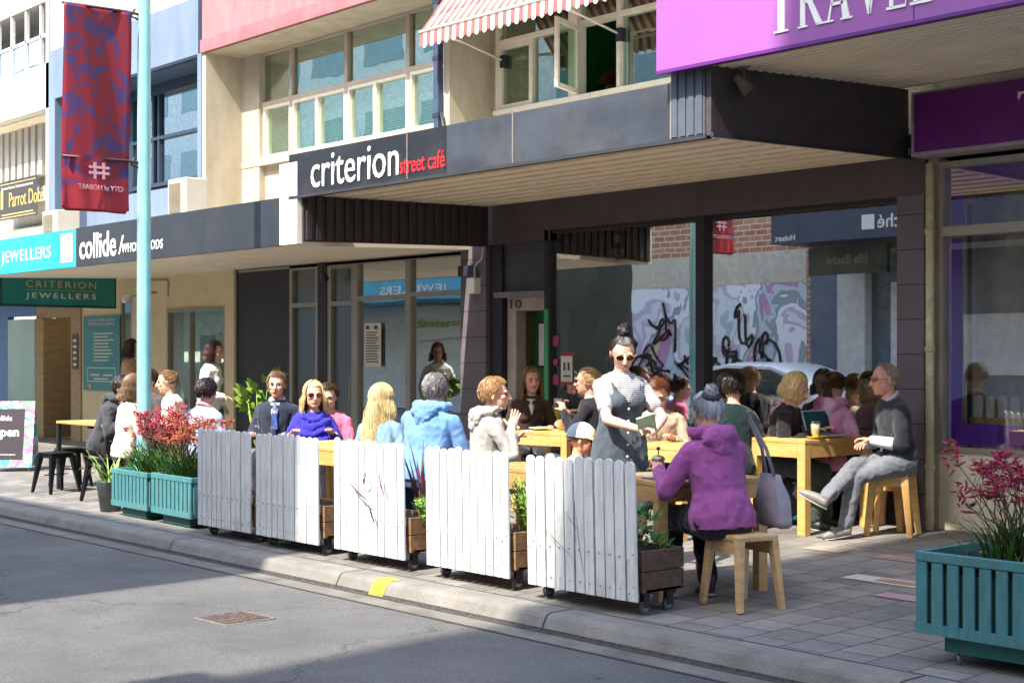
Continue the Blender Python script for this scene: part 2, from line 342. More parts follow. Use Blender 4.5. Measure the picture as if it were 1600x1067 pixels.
# window bays
wf = thing('window', None, None); wf.parent = B; 
for k in ('label', 'category'):
    if k in wf: del wf[k]
wf.location = (-X0p, -YF, 0)
xs = [XY(386, YN), XY(459, YN), XY(545, YN), XY(642, YN), X1p - .06]
subs = [XY(418, YN), XY(500, YN), XY(591, YN), None]
fm = []; mo = []
for x in xs[:-1]: fm.append((x - .035, x + .035, YN - .05, YN + .05, ZS, ZT))
fm.append((xs[-1] - .05, xs[-1], YN - .05, YN + .05, ZS, ZT))
fm += [(xs[0], xs[-1], YN - .055, YN + .045, 5.12, 5.18), (xs[0], xs[-1], YN - .055, YN + .045, ZT - .05, ZT - .022), (xs[0] - .1, xs[-1], YN - .11, YN + .05, ZS - .1, ZS)]
bobj('frame', fm, mat('frame_taupe', '#b9a791', .6, .08), wf)
for i in range(4):
    a, b = xs[i] + .035, xs[i + 1] - .035; s_ = subs[i]
    pane('pane', a, b, 5.18, ZT - .05, YN, G2, wf)
    sf = [(a, a + .04, YN - .045, YN + .03, ZS, 5.12), (b - .02, b, YN - .045, YN + .03, ZS, 5.12), (a + .04, b - .02, YN - .045, YN + .03, ZS, ZS + .045), (a + .04, b - .02, YN - .045, YN + .03, 5.08, 5.12)]
    if s_: sf.append((s_ - .045, s_ + .02, YN - .05, YN + .03, ZS + .045, 5.08))
    bobj('sash', sf, framew, wf)
    pane('pane', a + .04, b - .02, ZS + .045, 5.08, YN + .008, G2, wf)
# blinds behind the lower sashes
bm = BM()
z = ZS + .06
while z < 5.1:
    box(bm, xs[0], xs[-1], YN + .09, YN + .13, z, z + .012); z += .03
obj('blind', bm, mat('blind_slat', '#e6ece6', .6), wf)
part('interior', [(X0p + .1, X1p - .1, 12.6, 12.7, 3.9, 6.2), (X0p + .1, X1p - .1, 11.45, 12.6, 6.15, 6.2), (X0p + .1, X1p - .1, 11.45, 12.6, 3.9, 3.95)], mat('office_wall', '#7d9a94', .9), B)
# navy downpipe on the joint
t = thing('downpipe', 'dark navy downpipe between the teal office windows and the cream cafe wall', 'downpipe', (X1p, YF - .05, 0))
bm = BM(); box(bm, -.06, .03, -.03, .05, 3.6, 9.3, bev=.01); obj('pipe', bm, mat('navy', '#39455c', .5), t)
for z in (4.3, 4.95, 5.6):
    bm = BM(); box(bm, -.07, .045, -.035, .03, z, z + .05); obj('bracket', bm, mat('navy_dark', '#262c3c', .5), t)
bm = BM(); tube(bm, [(.05, 0, 4.35), (.16, 0, 3.95)], .018, 8); obj('stay', bm, mat('navy_dark', '#262c3c', .5), t)
# collide awning: box with slightly raised front
def awning(name, x0, x1, zf, zw, h, fasc, sof, parent, yf=YA, fname='fascia', seams=()):
    """soffit height zf at the front, zw at the wall; h: fascia height"""
    bm = BM(); prism(bm, [(x0, yf + .03, zf), (x0, YW, zw), (x0, YW, zw + .05), (x0, yf + .03, zf + .05)], (x1 - x0, 0, 0)); s_ = obj('soffit', bm, sof, parent); rel(s_)
    bm = BM(); box(bm, x0, x1, yf - .02, yf + .03, zf - .005, zf + h); f = obj(fname, bm, fasc, parent); rel(f)
    bm = BM(); prism(bm, [(x0, yf + .03, zf + h - .03), (x0, YW, zf + h - .16), (x0, YW, zf + h - .12), (x0, yf + .03, zf + h)], (x1 - x0, 0, 0)); rel(obj('awning_roof', bm, mat('roof_sheet', '#9a9a96', .6), parent))
    return f
collide_f = mat('charcoal_fascia', '#2c3037', .5, .12, 1.2, .15, 2, stretch=(3, 1, .4), grime=.1)
f1 = awning('', -18.32, -13.34, 2.755, 2.83, .5, collide_f, soff, B, fname='awning_fascia')
whp = mat('white_paint', '#e9e6df', .6, .04)
fat = text('collide', (XY(127, YA), YA - .02), (XY(184, YA), YA - .02), 2.835, 3.16, whp, f1, off=.012, sp=1.0); fat.location = (0, 0, 0)
text('/', (XY(188, YA), YA - .02), (XY(196, YA), YA - .02), 2.85, 3.08, whp, f1)
text('WHOLEFOODS', (XY(193, YA), YA - .02), (XY(257, YA), YA - .02), 2.86, 2.975, whp, f1, off=.008, sp=1.15)
part('awning_end', [(-13.338, -13.0, YA - .03, YA + .3, 2.752, 3.6), (-13.6, -13.0, YA + .25, YA + .3, 2.8, 3.58)], mat('white_cladding', '#e6e2d6', .7, .06, 3, .1), B)
part('trim', [(X0p + .1, -13.3, YW - .03, YW - .005, 2.78, 2.815)], alu, B)
# shopfront under it: black panel, two doors, windows
xa, xb, xc, xd, xe, xf, xg, xh = [XY(p, YW) for p in (371, 455, 500, 514, 558, 640, 728, 737)]
part('tiled_panel', [(xa, xb, YW - .02, YW + .1, gz(11), 2.82)], black_p, B)
gl = []
def shopwin(xl, xr, z0, z1, Y, fw=.045, m=alu, g=G1, rails=(), parent=B, name='window', mull=()):
    bx = [(xl, xl + fw, Y - .05, Y + .05, z0, z1), (xr - fw, xr, Y - .05, Y + .05, z0, z1), (xl + fw, xr - fw, Y - .05, Y + .05, z0, z0 + fw), (xl + fw, xr - fw, Y - .05, Y + .05, z1 - fw, z1)]
    for r_ in rails: bx.append((xl + fw, xr - fw, Y - .055, Y + .045, r_ - .03, r_ + .03))
    for q in mull: bx.append((q - .025, q + .025, Y - .052, Y + .048, z0 + fw, z1 - fw))
    o = bobj(name, bx, m, parent)
    if parent.parent is None: rel(o)
    zz = [z0 + fw] + [v for r_ in rails for v in (r_ - .03, r_ + .03)] + [z1 - fw]
    for i in range(0, len(zz), 2): pane('pane', xl + fw, xr - fw, zz[i], zz[i + 1], Y, g, o)
    return o
d1 = shopwin(xb, xc, gz(11), 2.82, YW + .02, .07, rails=(2.27,), g=G3, name='door')
bm = BM(); box(bm, xc - .06, xc - .04, YW - .08, YW - .06, 1.05, 1.3); obj('handle', bm, alu, d1)
part('post', [(xc, xd, YW - .04, YW + .1, gz(11), 2.82)], black_p, B)
d2 = shopwin(xd, xe, gz(11), 2.82, YW + .02, .09, rails=(2.27,), g=G3, name='door')
bm = BM(); tube(bm, [(xe - .05, YW - .08, .9), (xe - .05, YW - .08, 1.35)], .012, 8); obj('handle', bm, alu, d2)
w1 = shopwin(xe, xf, .62, 2.82, YW + .02, .05, rails=(2.32,))
w2_ = shopwin(xf, xg, .62, 2.82, YW + .02, .05, rails=(2.34,))
part('stall_riser', [(xe, xg, YW - .03, YW + .1, gz(11), .62)], mat('riser', '#b6a88e', .7), B)
room_ = rel(room(B, xa, xh, 14.2, .1, 2.9, mat('shop_wall', '#d0c4a8', .9)))
# shop items behind the glass
wt = mat('paper', '#ded9cf', .7, .06, 20); ink = mat('ink', '#444444', .8)
def poster(name, label, x0, x1, z0, z1, Y, bg, bands=(), txts=(), cat='notice'):
    t = thing(name, label, cat, (x0, Y, z0)); W_, H_ = x1 - x0, z1 - z0
    bm = BM(); box(bm, 0, W_, -.004, 0, 0, H_); obj('sheet', bm, bg, t)
    for (u0, u1, v0, v1, m) in bands:
        bm = BM(); box(bm, u0 * W_, u1 * W_, -.007, -.004, v0 * H_, v1 * H_); obj('printed_block', bm, m, t)
    for (s_, u0, u1, v0, v1, m) in txts:
        text(s_, (u0 * W_, -.007), (u1 * W_, -.007), v0 * H_, v1 * H_, m, t, name='print', depth=.002)
    return t
def lines(n, u0, u1, v0, v1, m, rr=random.Random(3)):
    h = (v1 - v0) / n; return [(u0, u1 - rr.random() * .25 * (u1 - u0), v0 + i * h + h * .25, v0 + i * h + h * .65, m) for i in range(n)]
poster('paper_notice', 'white menu sheet taped inside the shop window left of the grey haired man', XY(570, YW) + .02, XY(597, YW), 1.45, 2.0, YW - .015, wt, lines(12, .1, .9, .08, .82, ink) + [(.1, .3, .86, .94, ink), (.6, .8, .86, .94, ink)])
t = thing('potted_plant', 'small green plant in a white pot inside the shop window', 'plant', (-15.4, 11.75, .62))
bm = BM(); lathe(bm, [(.07, 0), (.11, .22), (.1, .22), (.09, .15)]); obj('pot', bm, wt, t)
t = thing('window_shelf', 'dark shelf of jars and jugs inside the shop window', 'shelf', (-14.6, 12.3, .1))
bm = BM()
for z in (.5, .95, 1.35): box(bm, -.1, 1.3, -.15, .15, z, z + .04)
for x in (-.1, 1.26): box(bm, x, x + .04, -.15, .15, 0, 1.4)
obj('rack', bm, dark_in, t)
bm = BM(); rr = random.Random(5)
for z in (.54, .99, 1.39):
    for i in range(9): lathe(bm, [(.03, 0), (.045, .02), (.045, .12 + .05 * rr.random()), (.02, .2), (.02, .22)], (-.02 + i * .14, 0, z), 10)
obj('jars', bm, mat('ceramic', '#b9b4a6', .4, .3, 3), t)
def downlight(label, p, col='#3d3a38', kind=0, az=200):
    t = thing('spotlight', label, 'spotlight', p, R(az)); bm = BM(); lathe(bm, [(.045, 0), (.05, -.015), (.02, -.02), (.012, -.05)], seg=12); obj('mount', bm, mat('spot' + col, col, .5), t)
    bm = BM(); tube(bm, [(0, 0, -.04), (0, 0, -.09)], .012, 8)
    M = Matrix.Translation((0, .02, -.13)) @ Matrix.Rotation(R(-40), 4, 'X')
    b2 = BM(); lathe(b2, [(.02, .06), (.035, .05), (.04, 0), (.058, -.1), (.05, -.1), (.03, -.04)], seg=14); b2.transform(M); me = bpy.data.meshes.new('x'); b2.to_mesh(me); b2.free(); bm.from_mesh(me)
    obj('lamp_head', bm, mat('spot' + col, col, .5), t)
    return t

# cafe building ------------------------------------------------------
X0c, X1c = -13.2, -7.2
K = thing('cafe_building', 'cream and black cafe building with a deep grey street awning and big shop window', 'building', (X0c, YF, 0))
def kp(name, boxes, m, bevel=0): return part(name, boxes, m, K, bevel)
wx0, wx1 = -13.0, -10.1   # upper window opening
kp('wall', [(X0c, X0c + .1, YF, YN + .3, 3.3, 9.4), (X0c + .1, wx0, YN - .05, YN + .3, 3.3, 9.4), (wx0, wx1, YN - .04, YN + .3, 3.3, 4.38), (wx1, X1c, YN - .05, YN + .3, 3.3, 9.4), (wx0, wx1, YN - .04, YN + .3, 5.75, 9.4),
   (X0c, X1c, YN + .3, 20, 9.3, 9.5), (X1c - .2, X1c, YN + .3, 20, 0, 9.3)], cream)
xl = [wx0, XY(839, YN), XY(905, YN), XY(975, YN), wx1]
W2 = kp('window', [(wx0, wx0 + .05, YN - .09, YN + .04, 4.4, 5.75), (xl[2] - .07, xl[2] + .07, YN - .1, YN + .04, 4.4, 5.75), (xl[3] - .025, xl[3] + .025, YN - .09, YN + .04, 4.4, 5.35), (wx0 + .05, wx1, YN - .085, YN + .045, 5.17, 5.22),
     (wx0, wx1, YN - .13, YN + .04, 4.36, 4.41), (wx1 - .04, wx1, YN - .09, YN + .04, 4.4, 5.75)], framew)
bobj('sash', [(wx0 + .05, wx0 + .1, YN - .08, YN, 4.41, 5.17), (xl[1] - .05, xl[1] + .01, YN - .08, YN, 4.41, 5.17), (wx0 + .1, xl[1] - .05, YN - .08, YN, 4.41, 4.47), (wx0 + .1, xl[1] - .05, YN - .08, YN, 5.11, 5.17)], framew, W2)
G4 = glass('cafe_upper_glass', .22, (.75, .88, .78), wave=.03)
pane('pane', wx0 + .1, xl[1] - .05, 4.47, 5.11, YN - .04, G4, W2); pane('pane', xl[1] + .01, xl[2] - .07, 4.41, 5.17, YN - .03, G4, W2)
pane('pane', xl[3] + .025, wx1 - .04, 4.41, 5.17, YN - .03, G4, W2); pane('pane', wx0 + .05, xl[2] - .07, 5.22, 5.75, YN - .03, G4, W2); pane('pane', xl[2] + .07, wx1 - .04, 5.22, 5.75, YN - .03, G4, W2)
# open casement hinged at the post
cs = bpy.data.objects.new('open_casement', None); C.objects.link(cs); cs.parent = W2; cs.location = (xl[2] + .08, YN - .1, 4.42); cs.rotation_euler = (0, 0, R(-68))
bobj('casement_frame', [(0, .05, -.02, .02, 0, .74), (.5, .55, -.02, .02, 0, .74), (.05, .5, -.02, .02, 0, .05), (.05, .5, -.02, .02, .69, .74)], framew, cs)
bm = BM(); box(bm, .05, .5, -.002, .002, .05, .69); obj('casement_glass', bm, G4, cs)
for nm in [o_ for o_ in cs.children]: pass
grn = mat('green_wall', '#2a9a62', .8, .08)
kp('upper_room', [(wx0 - .2, wx1 + .2, 13.6, 13.7, 4.2, 6), (wx0 - .2, wx0 - .1, 11.45, 13.6, 4.2, 6), (wx1 + .1, wx1 + .2, 11.45, 13.6, 4.2, 6), (wx0 - .2, wx1 + .2, 11.45, 13.6, 5.95, 6), (wx0 - .2, wx1 + .2, 11.45, 13.6, 4.15, 4.2)], grn)
# dark beam, trim, columns, shop window, door
tile = mat('grey_tile', '#6b646a', .45, .1, 3)
beam = mat('dark_beam', '#574e50', .6, .12, 3, .08, 30)
kp('beam', [(-13.4, X1c + .0, YW - .06, YW + .3, 2.97, 3.5), (-13.4, -11.96, YW - .055, YW + .3, 2.86, 2.97)], beam)
bm = BM(); prism(bm, [(-12.95, YW - .12, 3.31), (-12.95, YW - .02, 3.31), (-12.95, YW - .02, 3.38), (-12.95, YW - .12, 3.375)], (5.6, 0, 0)); rel(obj('cornice_trim', bm, soff, K))
kp('pilaster', [(xg, XY(767, YW), YW - .08, YW + .3, gz(11), 2.86)], tile)
kp('pilaster', [(-7.47, -7.2, YW - .08, YW + .3, gz(11), 2.97)], tile)
for k_ in range(9):
    z = .3 + k_ * .3; bm = BM(); box(bm, xg - .001, XY(767, YW) + .001, YW - .082, YW - .05, z, z + .008); rel(obj('tile_joint', bm, mat('joint', '#38343a', .8), K)); bm = BM(); box(bm, -7.471, -7.199, YW - .082, YW - .05, z + .1, z + .108)
    rel(obj('tile_joint', bm, mat('joint', '#38343a', .8), K))
kp('door_post', [(XY(767, YW), XY(786, YW), YW - .02, YW + .25, gz(11), 2.86)], black_p)
dx0, dx1 = XY(786, YW), XY(856, YW)
kp('transom_panel', [(dx0, dx1, YW + .02, YW + .12, 2.3, 2.86)], char)
kp('transom_ledge', [(dx0 - .1, dx1, YW - .06, YW + .1, 2.25, 2.31)], mat('ledge_grey', '#7f7a7a', .6))
D = kp('door', [(dx0 + .22, dx1, YW + .3, YW + .35, .14, 2.12)], mat('green_door', '#14683a', .5))
kp('door_frame', [(dx0 + .02, dx0 + .17, YW + .05, YW + .2, .14, 2.25), (dx0 + .17, dx1, YW + .05, YW + .2, 2.1, 2.25)], mat('frame_pinkish', '#b7a79e', .6))
text('10', (dx0 + .07, YW + .05), (dx0 + .27, YW + .05), 2.125, 2.225, mat('brass_dark', '#5b4a1c', .4), D, name='house_number', off=.02)
poster('paper_notice', 'white page in a dark frame on the green cafe door', dx0 + .28, dx0 + .55, 1.45, 1.98, YW + .29, mat('frame_black', '#22201e', .5), [(.07, .93, .05, .95, wt)] )
green_f = mat('green_frame', '#3f9a68', .5, .05)
xw0, xw1, xw2 = -11.96, XY(1100, YW), -7.47
kp('window_post', [(dx1, dx1 + .07, YW - .06, YW + .1, gz(11), 2.1)], green_f); kp('window_post', [(dx1, dx1 + .07, YW - .055, YW + .1, 2.1, 2.97)], black_p); kp('window_post', [(dx1 + .07, xw0, YW - .05, YW + .1, .95, 2.97)], black_p)
kp('window_mullion', [(xw1 - .05, xw1 + .06, YW - .07, YW + .06, .95, 2.97)], black_p)
kp('window_rail', [(dx1 + .07, xw1 - .05, YW - .07, YW + .05, .87, .95)], green_f)
kp('window_sill', [(xw1 - .05, xw2, YW - .28, YW + .25, .86, .93)], mat('dark_bench', '#3a2c28', .5, .2, 5, stretch=(1, 6, 6)))
kp('window_head', [(xw0, xw2, YW - .03, YW + .05, 2.93, 2.97)], black_p)
kp('stall_riser', [(dx1 + .07, xw2, YW - .03, YW + .12, gz(11), .86)], black_p)
gA = rel(pane('window_pane', xw0, xw1 - .05, .95, 2.93, YW, glass('cafe_glass', .42, (.94, .96, .92), wave=.04), K)); gB = rel(pane('window_pane', xw1 + .06, xw2, .93, 2.93, YW, glass('cafe_glass_right', .45, (.92, .94, .9)), K))
IR = rel(room(K, -13.3, -7.3, 12.95, .12, 3.2, mat('cafe_wall', '#d9cf96', .9, .2, 2, col2='#a9a86a'), y0=11.31))
# right return, corrugated left return, fascia
fasc = mat('weathered_fascia', '#2c3138', .5, .15, 1.6, .12, 30, stretch=(1, 1, 1.6), col2='#434851', grime=.25)
fd = mat('fascia_dark', '#4b535f', .5, .1, 3)
f2 = awning('', -13.16, -7.4, 3.255, 3.31, .43, fasc, soff, K, fname='awning_fascia')
# painted darker sign panel at the left of the fascia
bobj('sign_panel', [(-13.16, XY(700, YA), YA - .026, YA - .02, 3.252, 3.684)], mat('fascia_sign', '#1e2126', .5, .12, 1.5, .1, 25, grime=.15), f2)
red = mat('sign_red', '#c8262f', .5, .05)
text('criterion', (XY(490, YA), YA - .027), (XY(627, YA), YA - .027), 3.30, 3.625, whp, f2, off=.0, depth=.008)
text('street café', (XY(629, YA), YA - .027), (XY(699, YA), YA - .027), 3.305, 3.47, red, f2, off=.008, depth=.006)
bm = BM()
for p_ in (640, 805, 1052): x = XY(p_, YA); box(bm, x - .006, x + .006, YA - .032, YA - .02, 3.25, 3.69)
obj('panel_joint', bm, alu, f2)
bobj('drip_edge', [(-13.16, -7.38, YA - .035, YA + .03, 3.22, 3.25)], mat('drip', '#35353a', .5), f2)
bm = BM(); x = XY(1054, YA)
while x < -7.42: box(bm, x, x + .06, YA - .04, YA - .03, 3.26, 3.78); x += .085
box(bm, XY(1054, YA), -7.395, YA - .03, YA - .022, 3.252, 3.8); rel(obj('ribbed_panel', bm, mat('ribbed', '#505862', .5, .1), K))
bm = BM(); prism(bm, [(-7.4, YA - .02, 3.24), (-7.4, YW - .1, 3.29), (-7.4, YW - .1, 3.88), (-7.4, YA - .02, 3.78)], (.06, 0, 0)); rel(obj('awning_side', bm, mat('side_metal', '#39343a', .5, .25, 8, .3, 120, col2='#4a4448'), K))
bm = BM(); prism(bm, [(-7.34, YA - .03, 3.225), (-7.34, YW - .1, 3.28), (-7.34, YW - .1, 3.31), (-7.34, YA - .03, 3.26)], (.03, 0, 0)); rel(obj('awning_gutter', bm, mat('drip', '#35353a', .5), K))
bm = BM(); y = YA + .35
prism(bm, [(-13.0, YA + .03, 2.775), (-13.0, YW - .1, 2.84), (-13.0, YW - .1, 3.3), (-13.0, YA + .03, 3.25)], (.03, 0, 0))
y = YA + .06
while y < YW - .15: box(bm, -12.97, -12.945, y, y + .06, 2.79 + (y - YA) * .025, 3.25 + (y - YA) * .02); y += .12
rel(obj('ribbed_side', bm, mat('ribbed_dark', '#3a3538', .6, .1), K))
rel(bobj('soffit_board', [(-12.9, -7.5, YA + .25 + i * .27, YA + .258 + i * .27, 3.245 + i * .27 * .0215, 3.262 + i * .27 * .0215) for i in range(9)], mat('soffit_joint', '#e6d9ba', .8), K))
# canopy over the upper window
CP = thing('window_canopy', 'red and white striped fabric canopy over the upper cafe window', 'awning', (-13.0, YN - .05, 6.6))
cr = mat('canopy_red', '#a85856', .85, .08, 10); cw = mat('canopy_white', '#d3c8bb', .85, .05, 10)
bm = BM(); n = 58; L0, L1 = -.18, 3.6; wd = (L1 - L0) / n; yT, zT, yB, zB = 0, 0, -1.0, -1.38
for i in range(n):
    a, b = L0 + i * wd, L0 + (i + 1) * wd; prevp = None
    for j in range(7):
        t_ = j / 6; y = yT + (yB - yT) * t_; z = zT + (zB - zT) * t_ - .05 * math.sin(math.pi * t_)
        if prevp: f = bm.faces.new([bm.verts.new(q) for q in ((a, *prevp), (b, *prevp), (b, y, z), (a, y, z))]); f.material_index = i % 2; f.smooth = True
        prevp = (y, z)
    sc_ = .17 + .025 * (i % 2)
    f = bm.faces.new([bm.verts.new(q) for q in ((a, yB, zB), (b, yB, zB), (b, yB - .01, zB - sc_ + .02), ((a + b) / 2, yB - .01, zB - sc_), (a, yB - .01, zB - sc_ + .02))]); f.material_index = i % 2
o = obj('canopy', bm, [cr, cw], CP); sm = o.modifiers.new('th', 'SOLIDIFY'); sm.thickness = .004
bm = BM(); tube(bm, [(L0, yB, zB), (L1, yB, zB)], .018); obj('front_bar', bm, framew, CP)
for xx in (0.12, 2.0, 3.2):
    bm = BM(); tube(bm, [(xx, -.02, -1.62), (xx - .1, -.45, -1.48), (xx - .02, -.97, -1.4)], .013, 6); tube(bm, [(xx - .1, -.45, -1.48), (xx - .25, -.9, -1.36)], .01, 6); obj('arm', bm, framew, CP)
    bm = BM(); box(bm, xx - .03, xx + .05, -.05, .02, -1.7, -1.56); obj('bracket', bm, mat('navy_dark', '#262c3c', .5), CP)

# travel shop ---------------------------------------------------------
T = thing('travel_shop', 'travel shop at the right with purple signs and purple framed windows', 'building', (-7.2, YF, 0))
pur = mat('purple_fascia', '#94589c', .4, .05, 2); purd = mat('purple_dark', '#5e2478', .4, .05); purf = mat('purple_frame', '#7d34c4', .4, .08)
YT = YA - .14
bm = BM(); box(bm, -7.76, 2, YT - .03, YT + .03, 3.755, 4.38, mi=0); F3 = rel(obj('awning_fascia', bm, pur, T))
bobj('drip_edge', [(-7.76, 2, YT - .04, YT + .03, 3.73, 3.755)], purd, F3)
bobj('panel_joint', [(XY(1432, YT) - .004, XY(1432, YT) + .004, YT - .034, YT - .03, 3.755, 4.38)], purd, F3)
bm = BM(); prism(bm, [(-7.76, YT + .03, 3.77), (-7.76, YW - .1, 3.9), (-7.76, YW - .1, 3.95), (-7.76, YT + .03, 3.82)], (9.7, 0, 0)); rel(obj('soffit', bm, soff, T))
bm = BM(); y = YT + .1
while y < YW - .15:
    z = 3.77 + (y - YT) * .0494; box(bm, -7.7, 2, y, y + .05, z - .018, z - .003); y += .11
rel(obj('soffit_batten', bm, soff, T))
bm = BM(); prism(bm, [(-7.76, YT + .03, 4.35), (-7.76, YW, 4.2), (-7.76, YW, 4.25), (-7.76, YT + .03, 4.38)], (9.7, 0, 0)); rel(obj('awning_roof', bm, mat('roof_sheet', '#9a9a96', .6), T))
rel(bobj('wall', [(-7.2, 2, YW + .1, YW + .4, 3.2, 9.0), (-7.2, 2, 19.8, 20, 0, 9), (-7.2, 2, YW + .4, 20, 8.9, 9)], cream, T))
# serif TRAVEL letters, hand drawn as polygons in a unit box
def pen(bm, segs, x, z, w_, h, y):
    for s_ in segs:
        prism(bm, [(x + u * w_, y, z + v * h) for u, v in s_], (0, -.01, 0))
SL = {
 'T': [[(.39, .035), (.61, .035), (.61, .93), (.39, .93)], [(.02, .93), (.98, .93), (.98, 1), (.02, 1)], [(.02, .78), (.06, .78), (.12, .93), (.02, .93)], [(.94, .78), (.98, .78), (.98, .93), (.88, .93)], [(.26, 0), (.74, 0), (.74, .035), (.26, .035)]],
 'R': [[(.1, .035), (.3, .035), (.3, .965), (.1, .965)], [(0, 0), (.4, 0), (.4, .035), (0, .035)], [(0, .965), (.27, .965), (.27, 1), (0, 1)], [(.27, .94), (.55, .93), (.62, 1), (.27, 1)], [(.55, .93), (.66, .84), (.82, .86), (.62, 1)], [(.66, .84), (.67, .66), (.84, .66), (.82, .86)], [(.67, .66), (.56, .54), (.6, .46), (.84, .66)], [(.56, .54), (.27, .52), (.27, .46), (.6, .46)], [(.4, .46), (.6, .46), (.98, .035), (.74, .02)], [(.74, 0), (1.05, 0), (1.05, .035), (.74, .035)]],
 'A': [[(.12, .035), (.19, .035), (.5, .9), (.5, 1), (.46, 1)], [(.66, .035), (.9, .035), (.56, 1), (.48, 1), (.48, .88)], [(.26, .3), (.68, .3), (.68, .36), (.26, .36)], [(0, 0), (.33, 0), (.33, .035), (0, .035)], [(.58, 0), (1, 0), (1, .035), (.58, .035)]],
 'V': [[(.1, .965), (.34, .965), (.56, .24), (.52, 0), (.46, 0)], [(.8, .965), (.87, .965), (.54, 0), (.5, 0), (.5, .1)], [(0, .965), (.42, .965), (.42, 1), (0, 1)], [(.66, .965), (1, .965), (1, 1), (.66, 1)]],
 'E': [[(.14, .04), (.32, .04), (.32, .96), (.14, .96)], [(0, 0), (.9, 0), (.9, .05), (0, .05)], [(.86, .05), (.9, .05), (.96, .22), (.92, .22)], [(0, .95), (.85, .95), (.85, 1), (0, 1)], [(.81, .8), (.85, .8), (.85, .95), (.75, .95)], [(.32, .48), (.66, .48), (.66, .53), (.32, .53)], [(.63, .4), (.67, .4), (.67, .61), (.63, .61)]],
 'L': [[(.14, .04), (.32, .04), (.32, .96), (.14, .96)], [(0, 0), (.9, 0), (.9, .05), (0, .05)], [(.86, .05), (.9, .05), (.96, .25), (.92, .25)], [(0, .96), (.46, .96), (.46, 1), (0, 1)]]}
bm = BM(); pp = [1203, 1252, 1293, 1340, 1390, 1427, 1468]
for i, ch in enumerate('TRAVEL'):
    xa_, xb_ = XY(pp[i], YT), XY(pp[i + 1], YT) - .015; pen(bm, SL[ch], xa_, 3.855, xb_ - xa_, .36, YT - .03)
obj('lettering', bm, whp, F3)
# lower sign box
S2 = rel(bobj('sign_box', [(-7.19, 2, 10.72, 10.98, 3.27, 3.81)], mat('sign_trim', '#a89aa2', .4), T))
bobj('sign_face', [(-7.15, 2, 10.70, 10.72, 3.3, 3.785)], mat('purple_sign', '#6a2278', .35), S2)
bm = BM(); pen(bm, SL['T'], XY(1590, 10.7), 3.42, .3, .26, 10.7); obj('lettering', bm, whp, S2)
tx0 = XY(1470, YW)
rel(bobj('wall_trim', [(-7.19, tx0, YW - .03, YW + .1, gz(11), 3.27)], mat('taupe_trim', '#a3947c', .6, .1), T))
rel(bobj('stall_riser', [(tx0, 2, YW - .02, YW + .1, gz(11), .78)], mat('riser_cream', '#d9cdb4', .7, .08, 3, grime=.2), T))
WT = rel(bobj('window_frame', [(tx0, tx0 + .05, YW - .05, YW + .05, .78, 3.23), (tx0 + .05, 2, YW - .06, YW + .05, 2.6, 2.68), (tx0 + .05, 2, YW - .05, YW + .05, 3.18, 3.23), (tx0 + .05, 2, YW - .05, YW + .05, .78, .82)], alu, T))
GT_ = glass('travel_glass', .28, (.93, .93, .93))
for a, b in ((tx0 + .05, -4.6), (-4.55, -2), (-1.95, 2)):
    pane('pane', a, b, .82, 2.6, YW, GT_, WT); pane('pane', a, b, 2.68, 3.18, YW, GT_, WT)
bobj('purple_vinyl', [(tx0 + .06, tx0 + .2, YW + .006, YW + .01, .84, 2.58), (tx0 + .2, 2, YW + .006, YW + .01, .84, 1.02), (tx0 + .06, 2, YW + .006, YW + .01, 2.98, 3.17), (tx0 + .06, tx0 + .22, YW + .006, YW + .01, 2.7, 2.98)], purf, WT)
rel(bobj('interior', [(-7.15, 2, 13.5, 13.6, .1, 3.3), (-7.15, -7.05, 11.1, 13.5, .1, 3.3), (-7.15, 2, 11.1, 13.5, 3.25, 3.3), (-7.15, 2, 11.1, 13.5, .1, .14)], mat('travel_wall', '#c9bb9f', .9), T))
rel(bobj('display_panel', [(XY(1499, 11.35), XY(1514, 11.35), 11.35, 11.4, .14, 2.9)], mat('panel_black', '#221d24', .6), T)); rel(bobj('column', [(XY(1519, 11.5), XY(1572, 11.5), 11.5, 11.8, .14, 3.2)], mat('column_cream', '#d8cfb2', .7), T))
t = thing('brochure_rack', 'rack of orange travel brochures behind the travel shop window', 'rack', (XY(1585, 12.2), 12.2, .14))
bm = BM(); box(bm, -.1, 1.2, 0, .05, 0, 2.2); obj('panel', bm, mat('maroon', '#4a1720', .7, .3, 4), t)
bm = BM(); rr = random.Random(2)
for i in range(6):
    for j in range(5): box(bm, i * .19, i * .19 + .15, -.03, -.01, .5 + j * .35, .75 + j * .35)
obj('brochures', bm, mat('orange_paper', '#c9561c', .6, .4, 5, col2='#6b1420'), t)
# little picket counter standing inside the travel window (white pickets, pine shelf)
t = thing('window_display', 'low display of white pickets over a pine shelf in the travel shop window', 'display', (XY(1520, 11.22), 11.22, .14))
bm = BM(); box(bm, 0, 2.3, -.05, .1, .88, .93); box(bm, .0, .06, -.03, .04, 0, .88); box(bm, .72, .8, -.03, .04, 0, .88); box(bm, .9, 2.2, -.02, .05, .1, .88); obj('shelf', bm, mat('pine_counter', '#cfa868', .6, .1, 4, stretch=(1, 1, 6)), t)
bm = BM()
for i in range(18):
    x = .02 + i * .115; prism(bm, [(x, -.02, .93)] + [(x + .04 + .04 * math.cos(a_), -.02, 1.08 + .04 * math.sin(a_)) for a_ in [math.pi - k_ * math.pi / 6 for k_ in range(7)]] + [(x + .08, -.02, .93)], (0, .015, 0))
obj('pickets', bm, whp, t)
